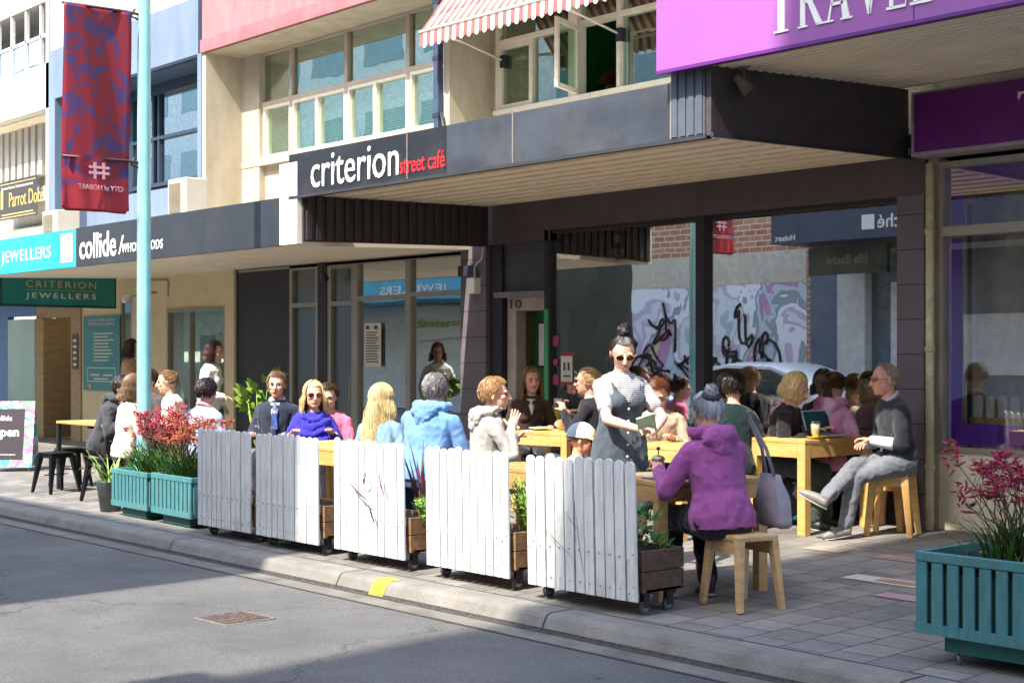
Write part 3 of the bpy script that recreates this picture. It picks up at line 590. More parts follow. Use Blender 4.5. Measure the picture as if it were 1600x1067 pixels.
# drainpipe between cafe and travel shop
t = thing('downpipe', 'pale cream downpipe between the cafe window and the purple travel shop', 'downpipe', (XY(1456, YW - .1), YW - .13, gz(11)))
bm = BM(); tube(bm, [(0, 0, 0), (0, 0, 3.1)], .035, 12); obj('pipe', bm, mat('pipe_cream', '#d3c7a4', .5, .15, 9, grime=.3), t)
for z in (.5, 1.5, 2.5):
    bm = BM(); lathe(bm, [(.036, 0), (.043, .005), (.043, .05), (.036, .055)], (0, 0, z), 12); obj('collar', bm, mat('pipe_collar', '#bfb28f', .5), t)
downlight('rusty spotlight hanging from the travel shop awning over the street corner', PY(1162, 102, YA + .25), '#6b5a50', az=140)
# ------------------------------------------------------------------ blue building and white building at the left
X0b, X1b = -23.98, -18.77
Bb = thing('blue_building', 'blue grey building with recessed dark upper windows above the jewellers shop', 'building', (X0b, YF, 0))
def bp(name, boxes, m, bevel=0): return part(name, boxes, m, Bb, bevel)
darkblue = mat('dark_blue', '#33475c', .6, .1, 3)
bp('wall', [(X0b + .003, X1b - .1, YF, YF + .12, 5.9, 6.72), (X0b + .003, X0b + .25, YF, YN + .3, 3.2, 5.9), (X1b - .12, X1b, YF, YN + .3, 3.2, 5.9), (X0b + .25, X1b - .12, YN, YN + .3, 3.2, 4.25)], bluegrey)
bp('lower_band', [(X0b + .25, X1b - .12, YN - .12, YN + .0, 3.3, 4.2)], bluegrey)
bp('upper_wall', [(X0b, X1b, YF + .03, YN + .3, 6.725, 9.5), (X0b, X1b, YN + .3, 20, 9.4, 9.5), (X0b, X0b + .2, YN + .3, 20, 0, 9.4)], cream)
bp('recess_soffit', [(X0b + .25, X1b - .12, YF + .12, YN + .3, 5.88, 5.95)], darkblue)
fdk = mat('frame_navy', '#2b3a4a', .5)
xx = [-22.2, -21.3, XY(243, YN), XY(310, YN) + .1, X1b - .12]
WB = bp('window', [(X0b + .25, -22.2, YN - .03, YN + .06, 4.25, 5.9), (-22.2, X1b - .12, YN - .06, YN + .06, 5.72, 5.9), (-22.2, X1b - .12, YN - .06, YN + .06, 5.0, 5.05), (-22.2, X1b - .12, YN - .1, YN + .06, 4.25, 4.31)] +
        [(x - .03, x + .03, YN - .05, YN + .05, 4.31, 5.72) for x in xx[:-1]], fdk)
GB = glass('blue_glass', .62, (.35, .4, .45), col=(.85, .95, 1), wave=.03)
for a, b in zip(xx, xx[1:]):
    pane('pane', a + .03, b - .03, 4.31, 5.0, YN, GB, WB); pane('pane', a + .03, b - .03, 5.05, 5.72, YN, GB, WB)
bp('interior', [(X0b + .3, X1b - .15, 12.9, 13, 4, 6), (X0b + .3, X1b - .15, 11.45, 12.9, 5.95, 6)], mat('room_grey', '#8b9aa6', .9))
teal_f = mat('teal_fascia', '#2aa7bd', .4, .1, 1.5, col2='#1c8fae')
bm = BM(); prism(bm, [(-60, YA + .03, 2.755), (-60, YW, 2.83), (-60, YW, 2.88), (-60, YA + .03, 2.8)], (60 - 18.32, 0, 0)); rel(obj('soffit', bm, soff, Bb))
FJ = rel(bobj('awning_fascia', [(-24.0, -18.325, YA - .02, YA + .03, 2.75, 3.25)], teal_f, Bb))
text('JEWELLERS', (XY(5, YA), YA - .02), (XY(82, YA), YA - .02), 2.86, 3.07, whp, FJ, off=.004, sp=1.1)
text('CRITERION', (-23.6, YA - .02), (XY(-14, YA), YA - .02), 2.86, 3.07, whp, FJ, off=.004, sp=1.1)
bobj('logo_card', [(XY(98, YA), XY(116, YA), YA - .026, YA - .02, 2.82, 3.2)], whp, FJ)
bm = BM(); xq = XY(107, YA); tube(bm, [(xq + .04 * math.sin(i * .9), YA - .03, 3.1 - i * .025) for i in range(8)], .006, 6); obj('logo_mark', bm, mat('logo_grey', '#b9aab4', .6), FJ)
bm = BM(); prism(bm, [(-24, YA + .03, 3.22), (-24, YW, 3.1), (-24, YW, 3.14), (-24, YA + .03, 3.25)], (24 - 18.32, 0, 0)); rel(obj('awning_roof', bm, mat('roof_sheet', '#9a9a96', .6), Bb))
# ground floor
cw2 = mat('shop_cream', '#dccba4', .7, .05, 3)
q = {k: XY(k, YW) for k in (-40, 14, 58, 72, 80, 115, 130, 190, 237, 262, 357, 371)}
bp('ground_wall', [(q[130], q[190], YW - .02, YW + .2, gz(11), 2.83), (q[237] - .6, q[262] + .05, YW - .03, YW + .2, gz(11), 2.83), (q[357], q[371] - .003, YW - .06, YW + .2, gz(11), 2.83), (q[262] + .05, q[357], YW - .02, YW + .2, 2.3, 2.83), (q[262] + .05, q[357], YW - .02, YW + .2, gz(11), .66)], cw2)
bp('pier', [(q[58], q[72], YW - .05, YW + .2, gz(11), 2.25), (q[115], q[130], YW - .05, YW + .2, gz(11), 2.83)], wood_c)
bp('entry_wall', [(q[72], q[115], YW + .9, YW + 1, gz(11), 2.83), (q[72] - .05, q[72], YW + .2, YW + .9, gz(11), 2.83), (q[115], q[115] + .1, YW + .2, YW + .9, gz(11), 2.83), (q[58], q[115], YW - .02, YW + .1, 2.25, 2.83)], wood_c)
s_ = bp('shop_window', [(q[262] + .05, q[262] + .1, YW - .05, YW + .04, .66, 2.3), (q[357] - .05, q[357], YW - .05, YW + .04, .66, 2.3), (q[262] + .1, q[357] - .05, YW - .05, YW + .04, 2.25, 2.3), (q[262] + .1, q[357] - .05, YW - .05, YW + .04, .66, .71), (XY(300, YW) - .02, XY(300, YW) + .02, YW - .05, YW + .04, .71, 2.25)], alu)
pane('pane', q[262] + .1, XY(300, YW) - .02, .71, 2.25, YW, glass('jeweller_glass', .15, (.9, .93, .9)), s_); pane('pane', XY(300, YW) + .02, q[357] - .05, .71, 2.25, YW, glass('jeweller_glass', .25), s_)
d_ = bp('shop_door', [(q[190], q[190] + .06, YW - .03, YW + .04, gz(11), 2.5), (q[237] - .66, q[237] - .6, YW - .03, YW + .04, gz(11), 2.5), (q[190] + .06, q[237] - .66, YW - .03, YW + .04, 2.44, 2.5)], alu)
pane('pane', q[190] + .06, q[237] - .66, gz(11) + .02, 2.44, YW, glass('jeweller_glass', .25), d_)
bp('ground_wall', [(q[190], q[237] - .6, YW - .02, YW + .2, 2.5, 2.83)], cw2)
bp('interior', [(q[190] - .3, q[357], 12.3, 12.4, .1, 2.8)], mat('jeweller_wall', '#b5cfc2', .9))
teal_s = mat('teal_sign', '#157f83', .45, .06, 3)
t = thing('display_stand', 'gold and teal jewellery display inside the jewellers window', 'display', (q[262] + .2, 11.35, .7))
bm = BM(); box(bm, 0, 1.6, -.1, .3, 0, .1); box(bm, .1, .5, .05, .1, .1, 1.2); obj('backing', bm, teal_s, t)
bm = BM(); rr = random.Random(8)
for i in range(40): ell(bm, (.75 + rr.random() * .6, -.02 + rr.random() * .1, .3 + rr.random() * .9), (.03 + .05 * rr.random(),) * 3, u=6, v=4)
obj('flowers', bm, mat('cream_flowers', '#d8c890', .7, .3, 9), t)
bm = BM(); rr = random.Random(9)
for i in range(14): box(bm, .1 + i * .11, .16 + i * .11, -.08, -.02, .1, .16 + .1 * rr.random())
obj('boxes', bm, mat('ceramic', '#b9b4a6', .4), t)
gold = mat('gold_sign', '#c9a861', .4)
pt = poster('shop_poster', 'tall teal jewellers poster with a list of services on the cream wall', q[130] + .12, XY(192, YW), 1.0, 2.24, YW - .05, teal_s, [(.3, .3 + .35 + .2 * random.Random(i).random(), .76 - i * .045, .775 - i * .045, wt) for i in range(9)] + [(.12, .88, .12, .13, wt), (.12, .88, .3, .31, wt), (.12, .13, .13, .3, wt), (.87, .88, .13, .3, wt), (.2, .45, .2, .22, wt), (.55, .8, .2, .22, wt), (.3, .7, .15, .165, wt)],
       [('CRITERION', .14, .86, .93, .965, wt), ('JEWELLERS', .14, .86, .87, .915, wt)])
bm = BM(); ell(bm, (.18 * 1.5, -.008, .07), (.05, .004, .05)); obj('seal', bm, mat('seal_orange', '#d69a35', .5), pt)
poster('wall_poster', 'glass case poster in the wood lined jewellers entry', q[80] + .15, q[115] - .1, 1.0, 2.0, YW + .88, mat('case_glass', '#9fb3a5', .3), [(.45, .95, .05, .5, mat('poster_dark', '#33413a', .6)), (.6, .8, .15, .4, mat('poster_face', '#b08a68', .6)), (.55, .9, .06, .15, mat('poster_green', '#5d8c2e', .6))])
poster('wall_plaque', 'narrow dark plaque strip on the wooden pier by the jewellers poster', q[115] + .08, q[130] - .08, 1.35, 1.95, YW - .06, mat('plaque', '#45443f', .5), [(.2, .8, .1 + i * .17, .17 + i * .17, wt) for i in range(5)])
# glass shop at the far left
Xw0 = -60
WBd = thing('white_building', 'white building at the far left with railed balcony windows and vertical fins', 'building', (-24, YF, 0))
def wp_(name, boxes, m, bevel=0): return part(name, boxes, m, WBd, bevel)
wp_('wall', [(-60, -23.98, YF + .0, YF + .2, 5.78, 6.55), (-24.1, -23.98, YF, YN + .3, 3.1, 9.5), (-60, -24.1, YF, YN + .2, 7.6, 9.5), (-60, -24.1, YN, YN + .3, 3.1, 3.95), (-60, -24.1, YN + .3, 20, 9.4, 9.5), (-60, -24.1, YN + .15, YN + .3, 3.95, 9.4)], white_r)
wp_('ledge_soffit', [(-60, -24.1, YF + .2, YN + .15, 5.76, 5.8)], mat('ledge', '#cfc5b0', .8))
BW = wp_('balcony_window', [(-60, -24.1, YF + .02, YF + .07, 7.02, 7.07)] + [(-24.4 - i * .62, -24.34 - i * .62, YF + .02, YF + .08, 6.55, 7.6) for i in range(20)], mat('rail_white', '#e4e2dc', .4))
for i in range(19): pane('pane', -24.96 - i * .62, -24.4 - i * .62, 6.55, 7.02, YF + .05, GB, BW)
FN = wp_('fin_screen', [(-25.7 - i * .3, -25.52 - i * .3, YN - .15, YN + .12, 4.85, 5.76) for i in range(24)], white_r)
sgd = mat('black_gold_sign', '#34302a', .5, .1)
sg = poster('shop_sign', 'dark sign with gold script above the jewellers awning', PY(10, 285, YN).x, PY(72, 345, YN).x, 4.12, 4.83, YN - .16, sgd, [(.04, .96, .93, .95, gold), (.04, .96, .05, .07, gold), (.08, .14, .3, .8, gold), (.1, .9, .12, .15, gold)], [('Parrot Doré', .3, 1.15, .32, .7, gold), ('luxurious homewares', .1, .9, .8, .88, wt)], cat='sign')
GL = mat('shop_blue', '#3b74b4', .4, .1)
part('shopfront', [(-60, q[14], YW - .02, YW + .1, gz(11), 2.3), (-60, q[58], YW + .0, YW + .12, 2.3, 2.83)], GL, WBd)
part('glass_panel', [(q[14], q[58], YW - .02, YW + .08, gz(11), 2.25)], mat('mint_glass', '#a7c3b4', .15, .05, 2, spec=.8), WBd)
part('sill', [(-60, q[58], YW - .06, YW - .02, gz(11), .22)], whp, WBd)
part('awning_fascia', [(-60, -24.003, YA - .02, YA + .03, 2.75, 3.25)], mat('grey_fascia', '#9aa4a8', .5), WBd)
# hanging jewellers sign under the awning
hs = thing('hanging_sign', 'teal jewellers sign hanging under the awning, gold letters on a dark frame', 'sign', (-22.1, 9.78, 2.6))
bobj('frame', [(-.06, .05, -.95, .95, -.26, .26)], mat('frame_dark_teal', '#123f44', .4), hs)
bobj('face', [(.05, .058, -.92, .92, -.225, .225)], mat('teal_sign2', '#14807c', .35, .1, 2), hs)
bobj('hanger', [(-.02, .02, -.6, -.58, .26, .34), (-.02, .02, .58, .6, .26, .34)], alu, hs)
def xtext(s_, y0, y1, z0, z1, m, parent, x): text(s_, (x, y0), (x, y1), z0, z1, m, parent, depth=.005, off=.002, sp=1.35)
xtext('CRITERION', -.55, .6, .04, .15, gold, hs, .058); xtext('JEWELLERS', -.55, .6, -.15, -.04, wt, hs, .058)
bobj('rule', [(.058, .062, -.55, .6, -.002, .004)], gold, hs)
# air conditioners standing on the awning roofs
def aircon(label, x, y, z, wd, dp, h, rz=0):
    t = thing('air_conditioner', label, 'air conditioner', (x, y, z), rz, 'air conditioners on the awnings')
    bm = BM(); box(bm, 0, wd, 0, dp, .05, h, bev=.015); box(bm, .06, .1, .02, dp - .02, 0, .05); box(bm, wd - .1, wd - .06, .02, dp - .02, 0, .05); obj('casing', bm, mat('ac_white', '#c2bba8', .5, .05), t)
    bm = BM()
    for i in range(16): box(bm, .05 + i * (wd * .6) / 16, .07 + i * (wd * .6) / 16, -.01, 0, .12, h - .06)
    obj('grille', bm, mat('ac_grille', '#7d7462', .6), t)
    bobj('badge', [(wd * .8, wd * .9, -.005, 0, h * .6, h * .65), (wd * .8, wd * .88, -.005, 0, h * .45, h * .5)], mat('logo_grey', '#8b8790', .5), t)
aircon('tall white air conditioner on the awning beside the pale cream pier', XY(262, 8.75), 8.75, 3.22, .46, .3, .54)
aircon('low white air conditioner on the teal jewellers awning', XY(66, 8.75), 8.75, 3.22, .5, .34, .42)
# security camera and pipe under the left awning
t = thing('security_camera', 'small white security camera under the awning left of the lamp pole', 'camera', PY(198, 466, 10.2))
bm = BM(); tube(bm, [(0, 0, 0), (.12, -.1, -.03)], .05, 12, round_=True); obj('camera_body', bm, whp, t)
bm = BM(); tube(bm, [(0, 0, 0), (0, .3, .1), (0, .5, .1)], .015, 6); obj('bracket', bm, alu, t)
t = thing('conduit', 'pale bent conduit under the awning right of the lamp pole', 'pipe', (0, 0, 0)); pA = PY(235, 437, 10.5); pB = PY(262, 437, 10.5)
bm = BM(); tube(bm, [pA, pB, pB + V((.03, 0, -.05)), PY(262, 462, 10.5)], .02, 8); obj('pipe', bm, alu, t)
t = thing('electrical_box', 'white switch box with a bent cable and a black bracket beside the shop window', 'switch box', PY(741, 448, YW - .12))
bm = BM(); box(bm, -.07, .07, -.06, .06, -.08, .1, bev=.006); obj('box', bm, whp, t)
bm = BM(); tube(bm, [(0, 0, .1), (0, 0, .2), (-.03, 0, .25), (-.08, 0, .28)], .014, 8); tube(bm, [(.02, 0, .1), (.02, -.01, .22), (.06, -.01, .27), (.15, -.01, .31), (.17, -.01, .38), (.17, 0, .46), (.24, 0, .5)], .014, 8); obj('cable', bm, mat('cable_pink', '#b7a6a2', .6), t)
bm = BM(); box(bm, -.28, .0, -.02, .06, .13, .25); obj('bracket', bm, mat('navy_dark', '#262c3c', .5), t)
downlight('dark spotlight above the black post between the two glass doors', PY(505, 412, YW - .2), '#3d3a38')
# decals on the cafe window
poster('notice_sheet', 'red and white distancing notice stuck to the left of the cafe window', XY(878, YW), XY(896, YW), 1.27, 1.62, YW - .012, wt, [(0, 1, .9, 1, mat('notice_red', '#b42b3e', .6)), (0, 1, 0, .1, mat('notice_red', '#b42b3e', .6)), (.25, .4, .45, .7, ink), (.6, .75, .45, .7, ink), (.2, .8, .25, .3, ink)])
for i, (py_, lb) in enumerate(((533, 'top pink round sticker'), (566, 'middle small pink sticker'), (593, 'lower round pink sticker'))):
    p = PY(868, py_, YW - .012); bm = BM(); r_ = .06 if i != 1 else .04
    cyl(bm, p, p + V((0, -.003, 0)), r_, seg=20); tag(obj('sticker', bm, mat('sticker_pink', '#a84a64', .5)), lb + ' on the left edge of the cafe window', 'sticker', 'pink stickers on the cafe window')
poster('notice_sheet', 'small white card at the bottom left corner of the cafe window', XY(862, YW) + .05, XY(874, YW) + .05, 1.0, 1.12, YW - .012, wt, [(.2, .8, .3, .6, mat('navy', '#39455c'))])
poster('framed_picture', 'brown framed picture on the wall inside the cafe', XY(905, 12.93), XY(942, 12.93), 1.9, 2.75, 12.93, mat('art_brown', '#9a7a52', .7, .3, 3), [(.0, 1, .0, .03, wt), (0, 1, .97, 1, wt)], cat='picture')
poster('framed_picture', 'pink lettered poster on the wall inside the cafe', XY(950, 12.93), XY(985, 12.93), 1.3, 2.2, 12.93, mat('art_plum', '#5a4440', .7, .2, 3), [], [('MEET', .15, .85, .72, .88, mat('sticker_pink', '#c9345a')), ('ME', .3, .7, .48, .64, mat('sticker_pink', '#c9345a')), ('HERE', .15, .85, .2, .4, mat('sticker_pink', '#c9345a'))], cat='picture')
poster('framed_picture', 'abstract yellow and blue painting on the wall inside the cafe', XY(858, 12.93), XY(900, 12.93), 1.9, 2.9, 12.93, mat('art_blue', '#4a86a8', .7, .2, 3), [(.1, .7, .4, .85, mat('art_yellow', '#e0c98c'))], cat='picture')
poster('ceiling_sign', 'black film sign inside the top of the cafe window', XY(945, 11.4), XY(985, 11.4), 2.62, 2.95, 11.4, black_p, [(.4, .6, .6, .85, wt)], [('FILM', .25, .75, .15, .4, wt)], cat='sign')
# round terracotta pot with a plant at the window, right
t = thing('potted_plant', 'terracotta pot with a tall leafy indoor plant on the cafe window bench', 'plant', (XY(1385, 11.3), 11.3, .9))
bm = BM(); lathe(bm, [(.13, 0), (.17, .03), (.18, .3), (.165, .31), (.15, .2)]); obj('pot', bm, mat('terracotta', '#b98d6c', .8, .1, 5), t)
def leafy(bm, c, n, ln, wd, spread, seed, up=.5, droop=.6, base=.02):
    rr = random.Random(seed)
    for i in range(n):
        a = rr.random() * 6.283; l = ln * (.55 + .6 * rr.random()); e = up + (1 - up) * rr.random() * .8; d = V((math.cos(a) * spread, math.sin(a) * spread, 0)); s_ = V((-math.sin(a), math.cos(a), 0)) * wd * (.6 + .6 * rr.random())
        p0 = V(c) + d * base * rr.random() + V((rr.uniform(-1, 1), rr.uniform(-1, 1), 0)) * base; prev = None
        dr = droop * (.4 + rr.random())
        for j in range(6):
            t_ = j / 5; p = p0 + d * l * t_ * (1 - e * .5) + V((0, 0, l * (e * t_ - dr * t_ * t_ * t_ * .6))); ww = s_ * (1 - t_ ** 2.2) * (.5 + .5 * min(1, t_ * 3))
            cur = (bm.verts.new(p - ww), bm.verts.new(p + V((0, 0, -wd * .3))), bm.verts.new(p + ww))
            if prev: bm.faces.new((prev[0], prev[1], cur[1], cur[0])); bm.faces.new((prev[1], prev[2], cur[2], cur[1]))
            prev = cur
leaf_g = mat('leaf_green', '#3f7a2c', .5, .3, 9, col2='#1d4519')
leaf_y = mat('leaf_yellowgreen', '#8fae3c', .5, .3, 9, col2='#3f6b24')
bm = BM()
for k_ in range(8): leafy(bm, (0, 0, .25 + k_ * .17), 16, .3, .025, 1, 40 + k_, .3, .8)
tube(bm, [(0, 0, .1), (.05, 0, .8), (0, .05, 1.6)], .01, 6)
obj('foliage', bm, mat('leaf_window', '#b4c860', .5, .3, 9, col2='#5f7a34'), t)
t = thing('potted_plant', 'pale green big leafed plant inside the closed left pane of the upper cafe window', 'plant', (XY(812, 11.3), 11.33, 4.42))
bm = BM(); lathe(bm, [(.08, 0), (.1, .14), (.08, .14), (.07, .1)]); obj('pot', bm, mat('terracotta', '#b98d6c'), t)
bm = BM()
for k_ in range(6): leafy(bm, (0, 0, .12 + k_ * .08), 9, .24, .045, .8, 140 + k_, .55, .5)
obj('foliage', bm, mat('leaf_pale', '#8fc46a', .5, .2, 9, col2='#4f8f44'), t)
t = thing('potted_plant', 'bright green fern like plant against the black panel behind the man in a suit', 'plant', (XY(405, 9.6), 9.6, gz(9.6)))
bm = BM(); lathe(bm, [(.12, 0), (.18, .35), (.16, .35), (.14, .28)]); obj('pot', bm, mat('pot_grey', '#6a6a66', .7), t)
bm = BM(); rr = random.Random(4)
for i in range(9):
    a = i * .9; h = .3 + .08 * i; top = V((math.cos(a) * .2, math.sin(a) * .15, h + .3)); tube(bm, [(0, 0, .3), (top.x * .4, top.y * .4, h * .7), top], .008, 5)
    for s_ in range(9):
        an = a + (s_ - 4) * .38; l = .24 * (1 - abs(s_ - 4) * .08); d = V((math.cos(an), math.sin(an) * .5, .75 * math.sin(an * 1.7) - .1)).normalized(); n_ = d.cross(V((-.75, .65, .2))).normalized()
        pts = [top, top + d * l * .4 + n_ * .05, top + d * l, top + d * l * .4 - n_ * .05]; bm.faces.new([bm.verts.new(p) for p in pts])
obj('foliage', bm, leaf_y, t)
# ------------------------------------------------------------------ opposite side of the street (seen in the glass, shades the street)
def brickm(name, c1, c2, mo, sc_=1):
    m = bpy.data.materials.new(name); m.use_nodes = True; N = m.node_tree.nodes; L = m.node_tree.links; b = N['Principled BSDF']
    tc = N.new('ShaderNodeTexCoord'); mp = N.new('ShaderNodeMapping'); mp.inputs['Rotation'].default_value[0] = R(90); L.new(tc.outputs['Object'], mp.inputs[0])
    br = N.new('ShaderNodeTexBrick'); br.inputs['Scale'].default_value = sc_; br.inputs['Brick Width'].default_value = .35; br.inputs['Row Height'].default_value = .13; br.inputs['Mortar Size'].default_value = .012
    for i, c in enumerate((c1, c2, mo)): br.inputs[i + 1].default_value = (*lin(c), 1)
    L.new(mp.outputs[0], br.inputs[0]); L.new(br.outputs[0], b.inputs['Base Color']); b.inputs['Roughness'].default_value = .9
    return m
Y0 = -4.0
brk = brickm('red_brick', '#c58a68', '#a96f50', '#d8cdb9')
OB = thing('opposite_building', 'brick building with a graffiti wall across the street, seen only in the glass', 'building', (-8.1, Y0, 0))
rel(bobj('wall', [(-25.4, -17, Y0 - 8, Y0, 3.7, 6.6), (-20.1, -20, Y0 - 8, Y0 - .01, 0, 3.7)], brk, OB))
rel(bobj('shopfront', [(-20, -8.55, Y0 - 8, Y0 - .005, 0, 3.82)], mat('shopfront_navy', '#56657a', .4, .1, 1), OB)); rel(bobj('shop_panel', [(-17.9, -16.9, Y0, Y0 + .05, .9, 3.1), (-16.2, -14.2, Y0, Y0 + .05, 1.2, 2.4)], mat('panel_light', '#d3d9d8', .5), OB))
rel(bobj('rendered_wall', [(-70, -8.4, Y0 - 8, Y0, 6.6, 13.5), (-70, -31, Y0 - 8, Y0, 0, 6.6), (-17, -8.55, Y0 - 8, Y0, 3.7, 6.6)], mat('opposite_render', '#d5dcd8', .8), OB))
for zz in (7.4, 10.4):
    rel(bobj('window_band', [(-69 + i * 2.9, -67 + i * 2.9, Y0, Y0 + .02, zz, zz + 1.6) for i in range(20)], mat('opposite_pane', '#7d9698', .2), OB))
rel(bobj('shade_block', [(-10.2, -8.4, Y0 - 2, Y0 + .02, 13.5, 14.65)], brk, OB))  # unseen roof block, added to shade the two farthest picket screens
rel(bobj('render_band', [(-25.4, -20.1, Y0 - 8, Y0 + .01, 3.2, 3.9)], mat('render_band', '#cfc7b0', .9), OB))
gm = mat('mural', '#c6ced6', .9, .0, 1)
N = gm.node_tree.nodes; L = gm.node_tree.links; nz_ = N.new('ShaderNodeTexNoise'); nz_.inputs['Scale'].default_value = .55; nz_.inputs['Detail'].default_value = 3; nz_.inputs['Distortion'].default_value = 1.0
tc = N.new('ShaderNodeTexCoord'); L.new(tc.outputs['Object'], nz_.inputs[0]); rp = N.new('ShaderNodeValToRGB'); rp.color_ramp.interpolation = 'CONSTANT'
cols = [(.0, '#b3bfc4'), (.36, '#dde2e4'), (.44, '#cdb8cc'), (.48, '#eceeee'), (.55, '#98a4a8'), (.59, '#bfd0d6'), (.63, '#c290b4'), (.67, '#e3d9a0')]
rp.color_ramp.elements[0].color = (*lin(cols[0][1]), 1); rp.color_ramp.elements[1].position = .36; rp.color_ramp.elements[1].color = (*lin(cols[1][1]), 1)
for p_, c_ in cols[2:]: e = rp.color_ramp.elements.new(p_); e.color = (*lin(c_), 1)
L.new(nz_.outputs['Fac'], rp.inputs[0]); L.new(rp.outputs[0], N['Principled BSDF'].inputs['Base Color'])
rel(bobj('mural_wall', [(-25.4, -20.1, Y0 - 8, Y0, 0, 3.2)], gm, OB)); rel(bobj('arcade_wall', [(-31, -25.4, Y0 - 8, Y0 - .02, 0, 6.6)], mat('arcade_shade', '#4a4a3a', .8, .2, .6), OB))  # arcade: flat wall coloured dark to stand for the shade inside it
bm = BM(); rr = random.Random(12)
for i in range(22):
    x = -25.1 + i * .19; z = .4 + rr.random() * 2.0; pts = []
    ax_, bx_, cx2, dx2 = rr.uniform(.15, .35), rr.uniform(.05, .2), rr.uniform(.2, .45), rr.uniform(.05, .2)
    for k_ in range(22): a_ = k_ * .3 + i; pts.append((x + ax_ * math.cos(a_) + bx_ * math.cos(2.7 * a_ + i), Y0 + .03, z + cx2 * math.sin(a_ * .9) + dx2 * math.sin(3.1 * a_ + i)))
    tube(bm, pts, .032, 5)
obj('spray_lines', bm, mat('spray_black', '#15171c', .7), OB); bpy.context.scene.collection.objects[-1]
for o_ in OB.children:
    if o_.name.startswith('spray'): rel(o_)
# awnings over the footpath opposite
nav = mat('opposite_navy', '#2e3a50', .5, .05)
A1 = rel(bobj('awning', [(-19.05, -10, -1.5, Y0, 3.82, 4.4)], nav, OB))
def ftext(s_, x0, x1, z0, z1, y, m, par, off=.01): return text(s_, (x1, y), (x0, y), z0, z1, m, par, depth=.01, off=off)   # faces +Y
ftext('Ella Baché', -16.5, -15.0, 3.99, 4.25, -1.5, wt, A1); ftext('Hobart', -18.95, -18.45, 3.87, 3.99, -1.5, wt, A1)
bobj('logo_square', [(-16.85, -16.57, -1.5, -1.48, 3.98, 4.26)], wt, A1)
A2 = thing('hanging_sign', 'dark navy beauty salon sign across the street, reflected in the window', 'sign', (-17.9, -2.5, 3.5)); bobj('board', [(-.95, .95, -.05, .05, -.28, .28)], mat('sign_navy', '#141a28', .4), A2)
ftext('Ella Baché', -.5, .5, -.08, .1, .05, mat('dim_gold', '#8a8f80'), A2)
pc = rel(bobj('pillar', [(-19.1, -18.4, Y0, Y0 + .25, 0, 3.55)], mat('pillar_grey', '#cfd0cc', .7), OB))
rel(bobj('awning', [(-60, -29.0, -1.5, Y0, 3.05, 3.6)], teal_f, OB)); rel(bobj('white_sign', [(-34.6, -31.0, -3.9, -3.85, 2.05, 3.0)], wt, OB))
hl = mat('health_green', '#86b81e', .5); Lh = ftext('yoursehealth', -34.3, -31.4, 2.3, 2.6, -3.84, hl, OB); rel(Lh)
Jt = ftext('JEWELLERS', -32.6, -29.6, 3.15, 3.42, -1.5, wt, OB); rel(Jt)
OR = thing('opposite_tower', 'unseen tall building across the street, left edge stepped to shade the corner', 'building', (-4, Y0, 0))
rel(bobj('wall', [(-5.7, 40, Y0 - 9, Y0, 0, 10), (-5.1, 40, Y0 - 9, Y0, 10, 12.7), (-4.5, 40, Y0 - 9, Y0, 12.7, 15.3), (-4.05, 40, Y0 - 9, Y0, 15.3, 24)], mat('tower_render', '#b9ae9c', .8), OR))  # out of view; steps shaped to cast the shadow edge on road and footpath
rel(bobj('awning', [(-5.8, 40, -1.4, Y0, 3.4, 3.9)], nav, OR))
# parked car opposite (seen in reflection)
car = thing('parked_car', 'silver hatchback parked across the street, seen only as a reflection', 'car', (-17.3, -.95 + 2.0, -.09), 0)
bm = BM(); prof = [(-2.1, .35), (-2.12, .75), (-1.9, .92), (-1.25, 1.0), (-.6, 1.42), (-.1, 1.5), (.9, 1.48), (1.5, 1.3), (2.0, .95), (2.08, .6), (2.05, .35)]
def half(wf_): return [[V((x, s * (w_), z)) for x, z in prof] for s, w_ in ((-1, wf_),)]
rings = []
for y, k_, up in ((-.86, .96, 0), (-.8, 1, .03), (-.3, 1.01, .06), (.3, 1.01, .06), (.8, 1, .03), (.86, .96, 0)):
    rings.append([V((x * k_, y * (.82 if z > 1.1 else 1), z + (up if z > 1 else 0))) for x, z in prof])
loft(bm, rings); obj('body', bm, mat('car_silver', '#e4e8e8', .3, .03, metal=.1, coat=.5), car, smooth=40)
bm = BM()
for s in (-1, 1): prism(bm, [(-1.1, s * .8, 1.02), (-.55, s * .72, 1.38), (-.1, s * .72, 1.45), (.9, s * .72, 1.43), (1.4, s * .76, 1.25), (1.45, s * .8, 1.0)], (0, s * .06, 0))
obj('side_glass', bm, mat('car_glass', '#10151a', .1), car)
for x in (-1.35, 1.3):
    for s in (-1, 1):
        bm = BM(); cyl(bm, (x, s * .7, .32), (x, s * .9, .32), .32, seg=24); w_ = obj('wheel', bm, mat('tyre', '#1a1a1b', .8), car)
        bm = BM(); cyl(bm, (x, s * .905, .32), (x, s * .91, .32), .19, seg=18); obj('rim', bm, alu, w_)
